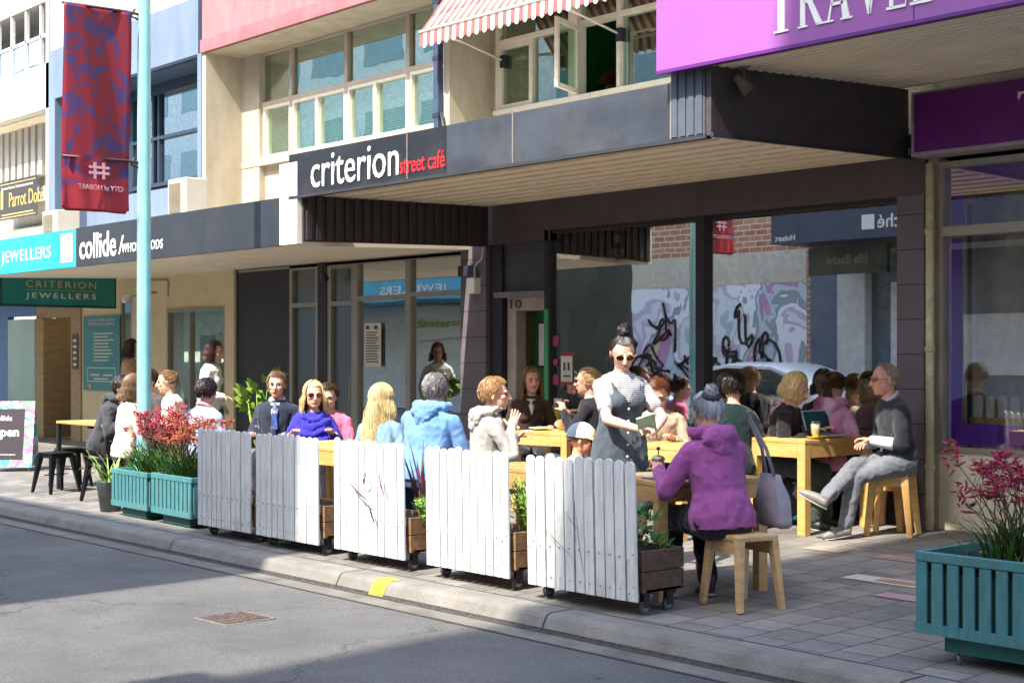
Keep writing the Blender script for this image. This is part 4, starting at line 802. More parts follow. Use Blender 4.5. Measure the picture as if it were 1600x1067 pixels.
# ------------------------------------------------------------------ lamp pole and banner
pole_p = V((XY(225, 6.9), 6.9, gz(6.9)))
t = thing('lamp_pole', 'tall pale turquoise lamp pole standing at the kerb behind the kangaroo paws', 'lamp pole', pole_p)
polem = mat('pole_turquoise', '#8cc6c4', .45, .05, 4, .05, 30, col2='#7db8b8')
bm = BM(); tube(bm, [(0, 0, .0), (0, 0, 7.2)], [.072, .062], 24); obj('shaft', bm, polem, t, smooth=50)
bm = BM(); lathe(bm, [(.1, 0), (.1, .5), (.085, .55), (.08, .55)], seg=24); obj('base_sleeve', bm, polem, t)
bm = BM(); lathe(bm, [(.071, 2.42), (.0715, 2.43)], seg=24)
bm.free()
def arm(z, par):
    bm = BM(); tube(bm, [(0, -.05, z), (0, -.2, z + .01), (0, -.86, z)], .014, 8); tube(bm, [(0, -.06, z - .05), (0, -.14, z - .03), (0, -.1, z + .05)], .012, 6); return obj('banner_arm', bm, mat('arm_dark', '#3a2c30', .5), par)
arm(4.98, t); arm(3.5, t)
bn = thing('street_banner', 'red fabric banner with purple mottled pattern hanging from the turquoise lamp pole', 'banner', pole_p + V((0, -.5, 0)))
m = bpy.data.materials.new('banner_cloth'); m.use_nodes = True; N = m.node_tree.nodes; L = m.node_tree.links; b = N['Principled BSDF']; b.inputs['Roughness'].default_value = .55
tc = N.new('ShaderNodeTexCoord'); tx = N.new('ShaderNodeTexNoise'); tx.inputs['Scale'].default_value = 5.5; tx.inputs['Detail'].default_value = 2.5; tx.inputs['Distortion'].default_value = 1.2; L.new(tc.outputs['Object'], tx.inputs[0])
rp = N.new('ShaderNodeValToRGB'); rp.color_ramp.elements[0].position = .5; rp.color_ramp.elements[1].position = .56; rp.color_ramp.elements[0].color = (*lin('#92202f'), 1); rp.color_ramp.elements[1].color = (*lin('#54386e'), 1); L.new(tx.outputs['Fac'], rp.inputs[0])
sx = N.new('ShaderNodeSeparateXYZ'); L.new(tc.outputs['Object'], sx.inputs[0]); rz_ = N.new('ShaderNodeValToRGB'); rz_.color_ramp.elements[0].position = .40; rz_.color_ramp.elements[1].position = .44; dv = N.new('ShaderNodeMath'); dv.operation = 'MULTIPLY_ADD'; dv.inputs[1].default_value = .5; dv.inputs[2].default_value = -1.45
ad = N.new('ShaderNodeMath'); ad.operation = 'ADD'; wv = N.new('ShaderNodeTexNoise'); wv.inputs['Scale'].default_value = 2.2; L.new(tc.outputs['Object'], wv.inputs[0]); L.new(sx.outputs['Z'], dv.inputs[0]); L.new(dv.outputs[0], ad.inputs[0]); ml = N.new('ShaderNodeMath'); ml.operation = 'MULTIPLY'; ml.inputs[1].default_value = .5; L.new(wv.outputs['Fac'], ml.inputs[0]); L.new(ml.outputs[0], ad.inputs[1]); L.new(ad.outputs[0], rz_.inputs[0])
mx = N.new('ShaderNodeMixRGB'); mx.inputs[1].default_value = (*lin('#ad303e'), 1); L.new(rz_.outputs[0], mx.inputs[0]); L.new(rp.outputs[0], mx.inputs[2]); L.new(mx.outputs[0], b.inputs['Base Color'])  # lower cloth coloured a lighter red, standing for sunlight on it
tr = N.new('ShaderNodeBsdfTranslucent'); L.new(mx.outputs[0], tr.inputs[0]); ms = N.new('ShaderNodeMixShader'); ms.inputs[0].default_value = .35; L.new(b.outputs[0], ms.inputs[1]); L.new(tr.outputs[0], ms.inputs[2]); L.new(ms.outputs[0], N['Material Output'].inputs[0])
bm = BM(); nu, nv = 16, 60; g = []
for j in range(nv + 1):
    z = 2.98 + (4.98 - 2.98) * j / nv; row = []
    for i in range(nu + 1):
        u = i / nu; y = -.35 + .7 * u; x = .03 * math.sin(u * 7 + z * 1.4) + .012 * math.sin(u * 19 + z * 3) * (1.3 if z < 3.5 else .5)
        if j == 0: z_ = z + .05 * math.sin(u * 3.1) * 0 + (.06 if i in (0, nu) else 0)
        else: z_ = z
        row.append(bm.verts.new((x, y, z_)))
    g.append(row)
for j in range(nv):
    for i in range(nu): bm.faces.new((g[j][i], g[j][i + 1], g[j + 1][i + 1], g[j + 1][i])).smooth = True
cloth = obj('cloth', bm, m, bn); sd_ = cloth.modifiers.new('t', 'SOLIDIFY'); sd_.thickness = .004
wm = mat('banner_print', '#cf98a0', .6)
text('CITY of HOBART', (.05, -.22), (.05, .25), 3.19, 3.24, wm, bn, mirror=True, off=.01)
bm = BM()
for d in (-.045, .045): box(bm, .045, .052, d - .014, d + .014, 3.3, 3.46)
for z in (3.345, 3.4): box(bm, .045, .053, -.105, .105, z, z + .025)
obj('emblem', bm, wm, bn)

# ------------------------------------------------------------------ picket screens on castored planter boxes
pk_w = mat('picket_white', '#cfd0cf', .55, .12, 5, .3, 40, stretch=(9, 9, 1), grime=.32)
oldwood = mat('weathered_wood', '#8d6c48', .75, .25, 4, .3, 40, stretch=(1, 5, 5), col2='#5b4430')
steel = mat('steel', '#9a9c9c', .35, .1, metal=.9); rub = mat('rubber_grey', '#4a4c4e', .7); blk = mat('black_plastic', '#202123', .5)
def screen(loc, label, wood=oldwood, wd=1.0, n=11, seed=0, rz=0):
    rr = random.Random(seed)
    t = thing('picket_screen', label, 'fence', loc, rz, 'white picket screens along the kerb')
    bm = BM(); pw = wd / n; roll = math.tan(R(-3.3))
    for i in range(n):
        x0 = i * pw + .006; x1 = (i + 1) * pw - .006; h = .93 + .012 * rr.uniform(-1, 1); lean = .004 * rr.uniform(-1, 1); y0 = -.02 + .004 * rr.uniform(-1, 1); xm = (x0 + x1) / 2; r_ = (x1 - x0) / 2
        pts = [(x0, .09), (x1, .09), (x1, h - r_ * .6)] + [(xm + r_ * math.cos(a), h - r_ * .6 + r_ * .9 * math.sin(a)) for a in [math.pi * k_ / 8 for k_ in range(1, 8)]] + [(x0, h - r_ * .6)]
        prism(bm, [(x + (roll + lean) * z, y0 + .03 * (z - .4), z) for x, z in pts], (0, .018, 0))
    box(bm, .01, wd - .06, .0, .03, .33, .4); box(bm, .01, wd - .06, .0, .03, .13, .2)
    for i in range(n):
        for z in (.16, .36):
            for dd in ((-.02, .02) if i in (0, n - 1) else (0,)): x = (i + .5) * pw + roll * z + dd; cyl(bm, (x, -.034, z + dd), (x, -.024, z + dd), .0065, seg=8, mi=1)
    p = obj('picket_panel', bm, [pk_w, mat('screw_pale', '#a9a9a6', .5, .2, 30)], t, bevel=.003)
    bm = BM(); D_ = .34; x0, x1 = .0, wd - .01
    for z in (.14, .27):
        box(bm, x0, x1, .03, .055, z, z + .125); box(bm, x0, x1, .03 + D_, .055 + D_, z, z + .125); box(bm, x0, x0 + .025, .055, .03 + D_, z, z + .125); box(bm, x1 - .025, x1, .055, .03 + D_, z, z + .125)
    box(bm, x0, x1, .05, .03 + D_, .14, .16)
    obj('planter_box', bm, wood, t, bevel=.003)
    bm = BM(); box(bm, x0 + .025, x1 - .025, .055, .03 + D_, .16, .36); obj('soil', bm, mat('soil', '#2c2019', .95, .3, 20, 1, 30), t)
    for cx_, cy_ in ((x0 + .06, .1), (x1 - .06, .1), (x0 + .06, .31), (x1 - .06, .31)):
        bm = BM(); box(bm, cx_ - .035, cx_ + .035, cy_ - .035, cy_ + .035, .125, .14); box(bm, cx_ - .02, cx_ - .014, cy_ - .02, cy_ + .03, .04, .125); box(bm, cx_ + .014, cx_ + .02, cy_ - .02, cy_ + .03, .04, .125); c_ = obj('castor', bm, blk, t)
        bm = BM(); cyl(bm, (cx_ - .012, cy_, .042), (cx_ + .012, cy_, .042), .042, seg=18); obj('wheel', bm, rub, c_)
        bm = BM(); cyl(bm, (cx_ - .014, cy_, .042), (cx_ + .014, cy_, .042), .024, seg=14); obj('hub', bm, steel, c_)
    return t
SCR = [(-11.70, 6.5, 'farthest white picket screen, beside the double green planters', .9), (-10.72, 6.5, 'second farthest white picket screen, half in shadow, before the man in a suit', .95), (-9.55, 6.5, 'middle white picket screen with dark flax leaves poking through, before the long blonde hair', .91),
       (-8.38, 6.5, 'white picket screen in front of the grey hooded coat, second nearest', .91), (-7.24, 6.46, 'nearest white picket screen, beside the woman in a purple hoodie', 1.0)]
darkw = mat('dark_wood', '#5a4234', .7, .25, 4, .3, 40, stretch=(1, 5, 5))
for i, (x, y, lb, wd) in enumerate(SCR): screen((x, y, gz(6.5)), lb, darkw if i == 4 else oldwood, wd, 11, i)
# plants growing in the screens
def plant(name, label, loc, fn, m, cat='plant', group=None):
    t = thing(name, label, cat, loc, 0, group); bm = BM(); fn(bm); obj('foliage', bm, m, t); return t
plant('flax_plant', 'upright green strappy plant between the second and third screen', (-9.68, 6.72, .36), lambda b: leafy(b, (0, 0, 0), 34, .62, .014, .25, 1, .95, .1, .08), leaf_g)
plant('flax_plant', 'dark red flax leaves rising behind the middle screen', (-8.72, 6.72, .36), lambda b: leafy(b, (0, 0, 0), 14, .66, .017, .55, 2, .8, .1, .04), mat('flax_red', '#5e3038', .5, .3, 6))
plant('flax_plant', 'dark red flax behind the farthest screen gap', (-10.85, 6.72, .36), lambda b: leafy(b, (0, 0, 0), 22, .5, .018, .4, 12, .8, .1, .05), mat('flax_red', '#5e3038', .5, .3, 6))
plant('leaf_sprig', 'dark flax leaves pushed through the pickets of the middle screen', (-9.1, 6.44, .42), lambda b: [tube(b, [(x, 0, z), (x + dx * .5, -.02, z + dz * .55), (x + dx, -.03, z + dz)], [.003, .008, .001], 5) for x, z, dx, dz in ((-.2, .2, .32, -.13), (-.02, .2, .06, .07), (.18, .3, .1, -.16), (.12, -.08, -.04, .16), (.0, .3, .05, -.04))], mat('flax_red', '#5e3038'))
plant('leaf_sprig', 'thin stems pushed through the pickets of the nearest screen', (-6.8, 6.40, .4), lambda b: [tube(b, [(x, 0, z), (x + dx * .5, -.02, z + dz * .5), (x + dx, -.03, z + dz)], [.002, .004, .001], 4) for x, z, dx, dz in ((-.3, .12, .35, -.2), (-.05, .2, .15, -.1), (.05, .18, .1, -.35), (-.45, .3, .1, -.05))], mat('stem_grey', '#6a7a5c', .7))
def bushy(b, r_, h, n, seed, lw=.008, ll=.05):
    rr = random.Random(seed)
    for i in range(n // 12):
        a = rr.random() * 6.283; rad = r_ * math.sqrt(rr.random()); top = V((math.cos(a) * rad, math.sin(a) * rad * .7, h * (.6 + .5 * rr.random()))); base = V((rr.uniform(-.06, .06), rr.uniform(-.04, .04), -.02))
        tube(b, [base, (base + top) / 2 + V((0, 0, .03)), top], .004, 4)
        for k_ in range(14):
            t_ = .25 + .75 * rr.random(); p = base.lerp(top, t_) + V((rr.uniform(-1, 1), rr.uniform(-1, 1), rr.uniform(-1, 1))) * .02
            d = V((rr.uniform(-1, 1), rr.uniform(-1, 1), rr.uniform(-.1, 1.2))).normalized(); s_ = d.cross(V((rr.uniform(-1, 1), rr.uniform(-1, 1), .3))).normalized() * lw
            b.faces.new([b.verts.new(q) for q in (p, p + d * ll * .5 + s_, p + d * ll, p + d * ll * .5 - s_)])
plant('small_shrub', 'low bright green shrub between the middle and second nearest screens', (-8.6, 6.68, .36), lambda b: bushy(b, .16, .2, 700, 3), leaf_y)
plant('small_shrub', 'taller feathery green shrub left of the nearest screen', (-7.5, 6.7, .36), lambda b: bushy(b, .18, .38, 900, 5, .006, .06), leaf_y)
plant('small_shrub', 'spiky green shrub in the box at the right end of the nearest screen', (-6.42, 6.72, .34), lambda b: [leafy(b, (x, y, z), 14, .14, .008, 1, int(100 * x + 50 * z + 200), .45, .3) for x, y, z in [(-.1, 0, .1), (.02, .05, .08), (0, -.05, .14), (.05, .0, .1), (-.06, .04, .22), (.03, 0, .22), (.05, .06, .04), (-.12, 0, .16), (-.1, .02, .27), (-.04, 0, .06)]], mat('leaf_bright', '#5f9a3c', .5, .3, 9, col2='#2f6a2c'))
# ------------------------------------------------------------------ green slatted planters with kangaroo paws
tealp = mat('planter_teal', '#488084', .5, .12, 6, .2, 60, stretch=(5, 5, 1), grime=.22)
def planter(loc, rz, wd, dp, h, label, n, group='green slatted street planters', z0=.16):
    t = thing('slatted_planter', label, 'planter', loc, rz, group)
    box_ = [(0, wd, 0, .03, z0 + h - .05, z0 + h), (0, wd, dp - .03, dp, z0 + h - .05, z0 + h), (0, .03, .03, dp - .03, z0 + h - .05, z0 + h), (wd - .03, wd, .03, dp - .03, z0 + h - .05, z0 + h)]
    bobj('rim', box_, tealp, t, bevel=.004)
    s_ = []; pw = wd / n
    for i in range(n): s_.append((i * pw + .004, (i + 1) * pw - .022 * (wd / n) / .09, .004, .024, z0, z0 + h - .052))
    m_ = max(3, int(dp / pw))
    for i in range(m_):
        a_ = .03 + i * (dp - .06) / m_; s_ += [(.004, .024, a_, a_ + (dp - .06) / m_ - .02, z0, z0 + h - .052), (wd - .024, wd - .004, a_, a_ + (dp - .06) / m_ - .02, z0, z0 + h - .052)]
    bobj('slats', s_, tealp, t, bevel=.003)
    bobj('liner', [(.03, wd - .03, .03, dp - .03, z0 + .02, z0 + h - .1)], mat('liner', '#1d4a50', .7), t)
    bobj('bottom_rail', [(0.002, wd - .002, .0, .02, z0 - .004, z0 + .05)], tealp, t)
    bobj('plinth', [(.14, wd - .14, .06, dp - .06, z0 - .09, z0 - .005)], mat('plinth_teal', '#1c6058', .5), t)
    for x in (.2, wd - .2):
        bm = BM(); cyl(bm, (x, .1, .008), (x, .1, z0 - .1), .011, seg=8); lathe(bm, [(.05, 0), (.05, .006), (.02, .012)], (x, .1, 0), 14); obj('foot', bm, steel, t)
    bobj('soil', [(.03, wd - .03, .03, dp - .03, z0 + h - .1, z0 + h - .06)], mat('soil', '#2c2019'), t)
    return t
BPx = XY(1429, 6.62)
planter((BPx, 6.62, .0), 0, 1.75, .62, .42, 'big green slatted planter with crimson kangaroo paws at the right', 19)
planter((-13.72, 6.62, .0), R(-2), .82, .5, .36, 'left one of the pair of green planters, partly in sun', 10, z0=.11)
planter((-12.84, 6.6, .0), R(-2), .84, .5, .37, 'right one of the pair of green planters, next to the first picket screen', 10, z0=.11)
def paw(b, c, n, h, spread, seed, petal, stem=True):
    """stems (slot 0) with clustered claw like flowers (slot 1)"""
    rr = random.Random(seed)
    for i in range(n):
        a = rr.random() * 6.283; e = spread * (.25 + .75 * rr.random()); hh = h * (.5 + .55 * rr.random()); base = V(c) + V((rr.uniform(-.1, .1), rr.uniform(-.06, .06), 0)); top = base + V((math.cos(a) * e, math.sin(a) * e * .6, hh)); mid = base.lerp(top, .5) + V((0, 0, .06))
        tube(b, [base, mid, top], [.004, .0035, .0025], 5)
        for br_ in range(rr.randint(1, 3)):
            q = mid.lerp(top, .55 + .4 * rr.random()); tip = q + V((rr.uniform(-.09, .09), rr.uniform(-.07, .07), .1 + .08 * rr.random())); tube(b, [q, tip], .002, 4)
            for k_ in range(petal):
                d = V((rr.uniform(-1, 1), rr.uniform(-1, 1), rr.uniform(-.1, 1))).normalized(); p = tip + V((rr.uniform(-1, 1), rr.uniform(-1, 1), rr.uniform(-1, .6))) * .026
                tube(b, [p, p + d * .022, p + d * .042 + V((0, 0, -.006))], [.0042, .006, .0025], 5, mi=1)
                if rr.random() < .6:
                    s_ = d.cross(V((0, 0, 1))).normalized(); e_ = p + d * .042
                    for sg_ in (-1, 0, 1): tube(b, [e_, e_ + d * .012 + s_ * .012 * sg_], [.0022, .0008], 3, mi=1)
paw_c = mat('paw_crimson', '#b02a4c', .6, .2, 14, col2='#7c1c38'); paw_r = mat('paw_red', '#b8404e', .6, .2, 14); paw_o = mat('paw_orange', '#a8643f', .6, .3, 10, col2='#9c3a22'); stem_m = mat('stem_dark', '#4a5a34', .6, .2, 9, col2='#5c2b2c')
grs = mat('strap_leaf', '#4e7a2a', .5, .3, 8, col2='#24491c')
def pawplant(label, loc, n, h, sp, seed, fm, leaves=70, ll=.4, petal=9, c0=(0, 0, 0), lm=grs):
    t = thing('kangaroo_paw', label, 'flowering plant', loc, 0, 'kangaroo paws in the green planters')
    bm = BM(); paw(bm, c0, n, h, sp, seed, petal); obj('flower_stems', bm, [stem_m, fm], t)
    bm = BM(); leafy(bm, c0, leaves, ll, .009, .9, seed + 1, .75, .45, .12); obj('leaves', bm, lm, t)
zt = .53
pawplant('crimson kangaroo paw in the left half of the big green planter', (BPx + .42, 6.92, zt), 34, .40, .36, 21, paw_c, 110, .36)
pawplant('crimson kangaroo paw at the right edge of the big green planter', (BPx + .95, 6.9, zt), 22, .36, .35, 22, paw_c, 160, .34)
pawplant('crimson kangaroo paw at the end of the big planter, partly out of frame', (BPx + 1.4, 6.9, zt), 12, .36, .35, 27, paw_c, 90, .34)
pawplant('tall red kangaroo paw in the left green planter', (-13.3, 6.88, .42), 42, .5, .36, 23, paw_r, 240, .42, 7)
pawplant('dense red and orange kangaroo paw in the right green planter', (-12.55, 6.85, .42), 38, .46, .36, 24, paw_o, 240, .42, 7)
pawplant('purple red kangaroo paw in the middle where the pair of planters meet', (-12.9, 6.9, .42), 34, .52, .34, 25, paw_c, 160, .42, 7)
pawplant('single orange kangaroo paw standing above the corner of the farthest screen', (-11.9, 6.85, .4), 7, .5, .12, 26, paw_o, 20, .45, 9)
t = thing('kangaroo_paw', 'two tall arching crimson kangaroo paw stems leaning over the left end of the big planter', 'flowering plant', (BPx + .4, 6.92, zt), 0, 'kangaroo paws in the green planters')
bm = BM()
for ex, ez, sd_k in ((-.36, .52, 1), (-.3, .3, 2), (.2, .66, 3), (-.1, .45, 4)):
    tube(bm, [(0, 0, 0), (ex * .5, 0, ez * .6), (ex, 0, ez)], [.005, .004, .003], 5); rr = random.Random(sd_k)
    for k_ in range(22):
        d = V((rr.uniform(-1, 1), rr.uniform(-1, 1), rr.uniform(-.4, .8))).normalized(); p = V((ex + (k_ % 7 - 3) * .009, 0, ez + (k_ % 11 - 4) * .014)) + d * .01; tube(bm, [p, p + d * .025, p + d * .05], [.005, .007, .002], 5, mi=1)
obj('flower_stems', bm, [stem_m, paw_c], t)
t = thing('metal_bucket', 'grey metal bucket with a strappy plant left of the green planters', 'bucket', (-14.0, 6.75, gz(6.7)))
bm = BM(); lathe(bm, [(.1, 0), (.145, .3), (.15, .31), (.14, .31), (.13, .26)], seg=20); obj('bucket', bm, mat('zinc', '#6b716f', .45, .15, 6, metal=.4), t)
plant('strappy_plant', 'yellow green strappy plant growing in the grey metal bucket', (-14.0, 6.75, .28), lambda b: leafy(b, (0, 0, 0), 34, .5, .012, .8, 31, .7, .6, .06), leaf_y)
# ------------------------------------------------------------------ people
def skinm(c='#c99a80'):
    m = mat('skin' + c, c, .55, .11, 16, .12, 120)
    b = m.node_tree.nodes['Principled BSDF']; b.inputs['Subsurface Weight'].default_value = .08; b.inputs['Subsurface Radius'].default_value = (.02, .008, .004); return m
def fab(c, c2=None, bump=.25): return mat('fabric' + c + (c2 or ''), c, .9, .1, 7, bump, 220, sheen=.15, col2=c2, spec=.2)
def hairm(c, c2): return mat('hair' + c, c, .42, .2, 26, .3, 90, col2=c2, stretch=(3, 3, .6), spec=.5)
eye_w = mat('eye_dark', '#40302a', .35); lipm = mat('lips', '#a8574f', .45); rim = mat('glasses_rim', '#1c1a1c', .35); lens = mat('sunglass_lens', '#2a1a14', .08, spec=.9)
def rot(ax, deg): return Matrix.Rotation(R(deg), 3, ax)
def ik(a, b, l1, l2, pole):
    a, b = V(a), V(b); d = b - a; L_ = min(d.length, (l1 + l2) * .995); d.normalize(); b = a + d * L_
    x = (l1 * l1 - l2 * l2 + L_ * L_) / (2 * L_); h = math.sqrt(max(0, l1 * l1 - x * x)); p = V(pole); p = (p - d * p.dot(d)); p = p.normalized() if p.length > 1e-4 else V((0, 0, 1))
    return a + d * x + p * h, b
def finger(bm, p, d, n, l, r_, curl):
    pts = [p]; cur = V(p); dd = V(d).normalized(); ax = dd.cross(n).normalized()
    for k_, f in enumerate((.45, .32, .23)):
        dd = Matrix.Rotation(R(curl * (.6 + .5 * k_)), 3, ax) @ dd; cur = cur + dd * l * f; pts.append(cur)
    tube(bm, pts, [r_, r_ * .95, r_ * .85, r_ * .7], 7, round_=True)
def hand(bm, w_, d, n, s=1, curl=22, thumb=1):
    """w_: wrist, d: direction of the fingers, n: palm normal (palm side)"""
    d = V(d).normalized(); n = (V(n) - d * V(n).dot(d)).normalized(); x = d.cross(n) * thumb
    M_ = Matrix((x, d, n)).transposed()
    ell(bm, w_ + d * .045 * s, (.042 * s, .055 * s, .017 * s), M_, u=10, v=8)
    for i, l in enumerate((.072, .08, .075, .058)):
        finger(bm, w_ + d * .082 * s + x * (.028 - i * .0185) * s, d + x * (.1 - .07 * i), n, l * s, .0083 * s, curl)
    finger(bm, w_ + d * .02 * s + x * .034 * s, d * .6 + x * .8 + n * .2, n - x * .5, .062 * s, .0095 * s, curl * .6)
def torso_rings(sp, e, hip=1, wst=1, sh=1, t0=-.12, t1=.52, neck=True):
    prof = [(-.14, .125, .10), (-.08, .168 * hip, .122), (0, .178 * hip, .125), (.08, .162 * hip * wst, .115), (.16, .145 * wst, .105), (.26, .155 * wst, .115), (.36, .172 * sh, .122), (.43, .18 * sh, .11), (.47, .158 * sh, .092), (.497, .118, .076), (.52, .078, .064), (.54, .058, .06), (.60, .054, .058)]
    out = []
    for t, rx, ry in prof:
        if t < t0 - .001 or t > t1 + .001: continue
        c, ax, ay = sp(t); e2 = e + (.006 if e > .012 and t < .1 else 0) - (.006 if t > .5 else 0); out.append([c + ax * (math.cos(a) * (rx + e2)) + ay * (math.sin(a) * (ry + e2)) for a in [2 * math.pi * k_ / 20 for k_ in range(20)]])
    return out
NP = [0]
def person(label, loc, yaw, seat=.47, lean=8, side=0, twist=0, hy=0, hp=0, hl=(-.2, .35, .2), hr=(.2, .35, .2), fl=None, fr=None, s=1.0, fem=False, skin='#d0a48c', top='#777777', top2=None, sleeve='long', topt1=.521, hem=-.12,
           bottom='#2b2f3a', shoes='#222222', hair=('short', '#3a2a20', '#1e1511'), glasses=None, hood=False, build=1.0, skirt=None, vx=.011, extra=None, collar=None, handspec=None, bare_lower=False, open_front=None, curl=24, facing_detail=True, bust=None, name='person'):
    """forward is +Y in the person's own frame, yaw turns it about Z; loc is the point on the ground below the hips"""
    NP[0] += 1; sd_ = NP[0]
    t = thing(name, label, 'person', loc, yaw); sm_ = skinm(skin)
    u = V((math.sin(R(side)), math.sin(R(lean)), math.cos(R(lean)))).normalized(); standing = seat is None
    P = V((0, 0, .94 * s if standing else seat + .095)); sh = .92 if fem else 1.04
    def sp(t_):
        bend = R(lean) * (.6 + .9 * max(0, min(1, (t_ + .1) / .6))); uu = V((math.sin(R(side)), math.sin(bend), math.cos(bend))).normalized()
        c = P + (u * .55 + uu * .45) * t_ * s; tw = R(twist) * max(0, min(1, t_ / .4)); ax = Matrix.Rotation(tw, 3, 'Z') @ V((1, 0, 0)); ax = (ax - uu * ax.dot(uu)).normalized(); ay = uu.cross(ax); return c, ax * s * build, ay * s * build
    nb, nax, nay = sp(.5); nax.normalize(); nay.normalize()
    Sh = {}
    for k_, sg in (('l', -1), ('r', 1)):
        c, ax, ay = sp(.415); Sh[k_] = c + ax * sg * .165 * sh
    hips = {k_: P + V((sg * .092 * s * build, 0, -.02)) for k_, sg in (('l', -1), ('r', 1))}
    if standing: fl = fl or (-.11, .02, .08); fr = fr or (.11, .0, .08)
    else: fl = fl or (-.13, .42, .08); fr = fr or (.13, .36, .08)
    knee, ank = {}, {}
    for k_, f in (('l', fl), ('r', fr)):
        pole = f[3:] if len(f) > 3 else (0, 1, .4); knee[k_], ank[k_] = ik(hips[k_], f[:3], .44 * s, .43 * s, pole)
    elb, wr = {}, {}
    for k_, h_, sg in (('l', hl, -1), ('r', hr, 1)):
        pole = h_[3:] if len(h_) > 3 else (sg * .5, -.5, -1); tgt = P + V(h_[:3]) * s; elb[k_], wr[k_] = ik(Sh[k_], tgt, .285 * s, .25 * s, pole)
    # ---- body
    bm = BM(); loft(bm, torso_rings(sp, 0, 1.03 if fem else .96, .92 if fem else 1.03, sh, -.14, .60))
    if fem or bust:
        for sg in (-1, 1): c, ax, ay = sp(.31); ell(bm, c + ax * sg * .07 + ay * .085, (.062, .06, .062))
    b_ = build
    for k_ in 'lr':
        tube(bm, [hips[k_], hips[k_].lerp(knee[k_], .5), knee[k_]], [.09 * b_, .075 * b_, .056 * b_], 12, round_=True); tube(bm, [knee[k_], knee[k_].lerp(ank[k_], .35), ank[k_]], [.055, .056 * b_, .038], 12, round_=True)
        tube(bm, [Sh[k_], Sh[k_].lerp(elb[k_], .5), elb[k_]], [.056 * b_, .046 * b_, .038 * b_], 10, round_=True); tube(bm, [elb[k_], elb[k_].lerp(wr[k_], .3), wr[k_]], [.038 * b_, .038 * b_, .026], 10, round_=True)
    if bare_lower is not None:
        pass
    body = remesh(bm, .013, 3)
    # head
    Rh = Matrix.Rotation(R(hy), 3, 'Z') @ Matrix.Rotation(R(hp), 3, 'X'); Hc = nb + (u * .3 + V((0, .12, 1)).normalized() * .7) * (.172 * s) + Rh @ V((0, .018, 0)); hs = s * (1.13 if not fem else 1.1)
    def H(x, y, z): return Hc + Rh @ V((x * hs, y * hs, z * hs))
    bm = BM(); ell(bm, H(0, -.012, .028), (.078 * hs, .098 * hs, .094 * hs), Rh, u=18, v=14); ell(bm, H(0, .022, -.035), (.062 * hs, .07 * hs, .078 * hs), Rh, u=16, v=12); ell(bm, H(0, .058, -.085), (.032 * hs, .026 * hs, .024 * hs), Rh); ell(bm, H(0, .0, -.062), (.058 * hs, .055 * hs, .04 * hs), Rh)
    for sg in (-1, 1):
        ell(bm, H(sg * .036, .062, -.018), (.026 * hs, .022 * hs, .022 * hs), Rh); ell(bm, H(sg * .079, -.012, -.005), (.009 * hs, .019 * hs, .031 * hs), Rh @ rot('Z', sg * -25)); ell(bm, H(sg * .032, .081, .026), (.024 * hs, .01 * hs, .009 * hs), Rh)
    tube(bm, [H(0, .086, .02), H(0, .102, -.008), H(0, .108, -.026)], [.009 * hs, .012 * hs, .015 * hs], 8, round_=True)
    ell(bm, H(0, .094, -.03), (.019 * hs, .014 * hs, .01 * hs), Rh); ell(bm, H(0, .084, -.058), (.026 * hs, .012 * hs, .012 * hs), Rh)
    tube(bm, [nb - u * .04, H(0, -.025, -.06)], [.056 * s, .052 * s], 12, round_=True)
    hd = remesh(bm, .0058, 4)
    me_ = bpy.data.meshes.new('x'); hd.to_mesh(me_); hd.free(); body.from_mesh(me_); bpy.data.meshes.remove(me_)
    for k_, sg in (('l', -1), ('r', 1)):
        d = (wr[k_] - elb[k_]).normalized(); n = V((0, .1, -1)); hc_ = curl; dd = d
        if handspec and k_ in handspec: dd, n, hc_ = V(handspec[k_][0]), V(handspec[k_][1]), handspec[k_][2]
        hand(body, wr[k_], dd, n, s * (.95 if fem else 1.03), hc_, -sg if n.z < 0 else sg)
    for f in body.faces: f.smooth = True
    obj('body', body, sm_, t)
    # face details
    if facing_detail:
        for sg in (-1, 1):
            if not (glasses and glasses[0] == 'sun'):
                bm = BM(); ell(bm, H(sg * .031, .083, .006), (.0115 * hs, .006 * hs, .0042 * hs), Rh @ rot('Z', sg * -14), u=10, v=6); obj('eye', bm, eye_w, t)
            bm = BM(); tube(bm, [H(sg * .014, .096, .026), H(sg * .032, .093, .031), H(sg * .05, .078, .025)], [.003 * hs, .0042 * hs, .002 * hs], 6); obj('eyebrow', bm, hairm(hair[1], hair[2]), t)
        bm = BM(); ell(bm, H(0, .0945, -.057), (.023 * hs, .005 * hs, .0065 * hs), Rh, u=12, v=6); obj('lips', bm, lipm, t)
    if glasses:
        kind = glasses[0]; gmat = mat('rim' + glasses[1], glasses[1], .35); bm = BM(); b2 = BM() 
        for sg in (-1, 1):
            rw, rh = (.027, .021) if kind == 'sun' else (.024, .016); ring = [H(sg * .033 + rw * math.cos(a), .1 - abs(sg * .033 + rw * math.cos(a)) * .18, .006 + rh * math.sin(a)) for a in [2 * math.pi * k_ / 16 for k_ in range(17)]]
            tube(bm, ring, .0026 if kind == 'sun' else .0018, 6); tube(bm, [H(sg * .058, .09, .012), H(sg * .08, .05, .012), H(sg * .084, -.01, .008)], .0022, 6)
            if kind == 'sun': prism(b2, [p + Rh @ V((0, 0, 0)) for p in ring[:-1]], Rh @ V((0, .002, 0)))
        tube(bm, [H(-.01, .1, .01), H(.01, .1, .01)], .0024, 6)
        g_ = obj('sunglasses' if kind == 'sun' else 'glasses', bm, gmat, t)
        if kind == 'sun': obj('lens', b2, lens, g_)
        else: b2.free()
    # ---- clothes
    tm = fab(top, top2) if isinstance(top, str) else top
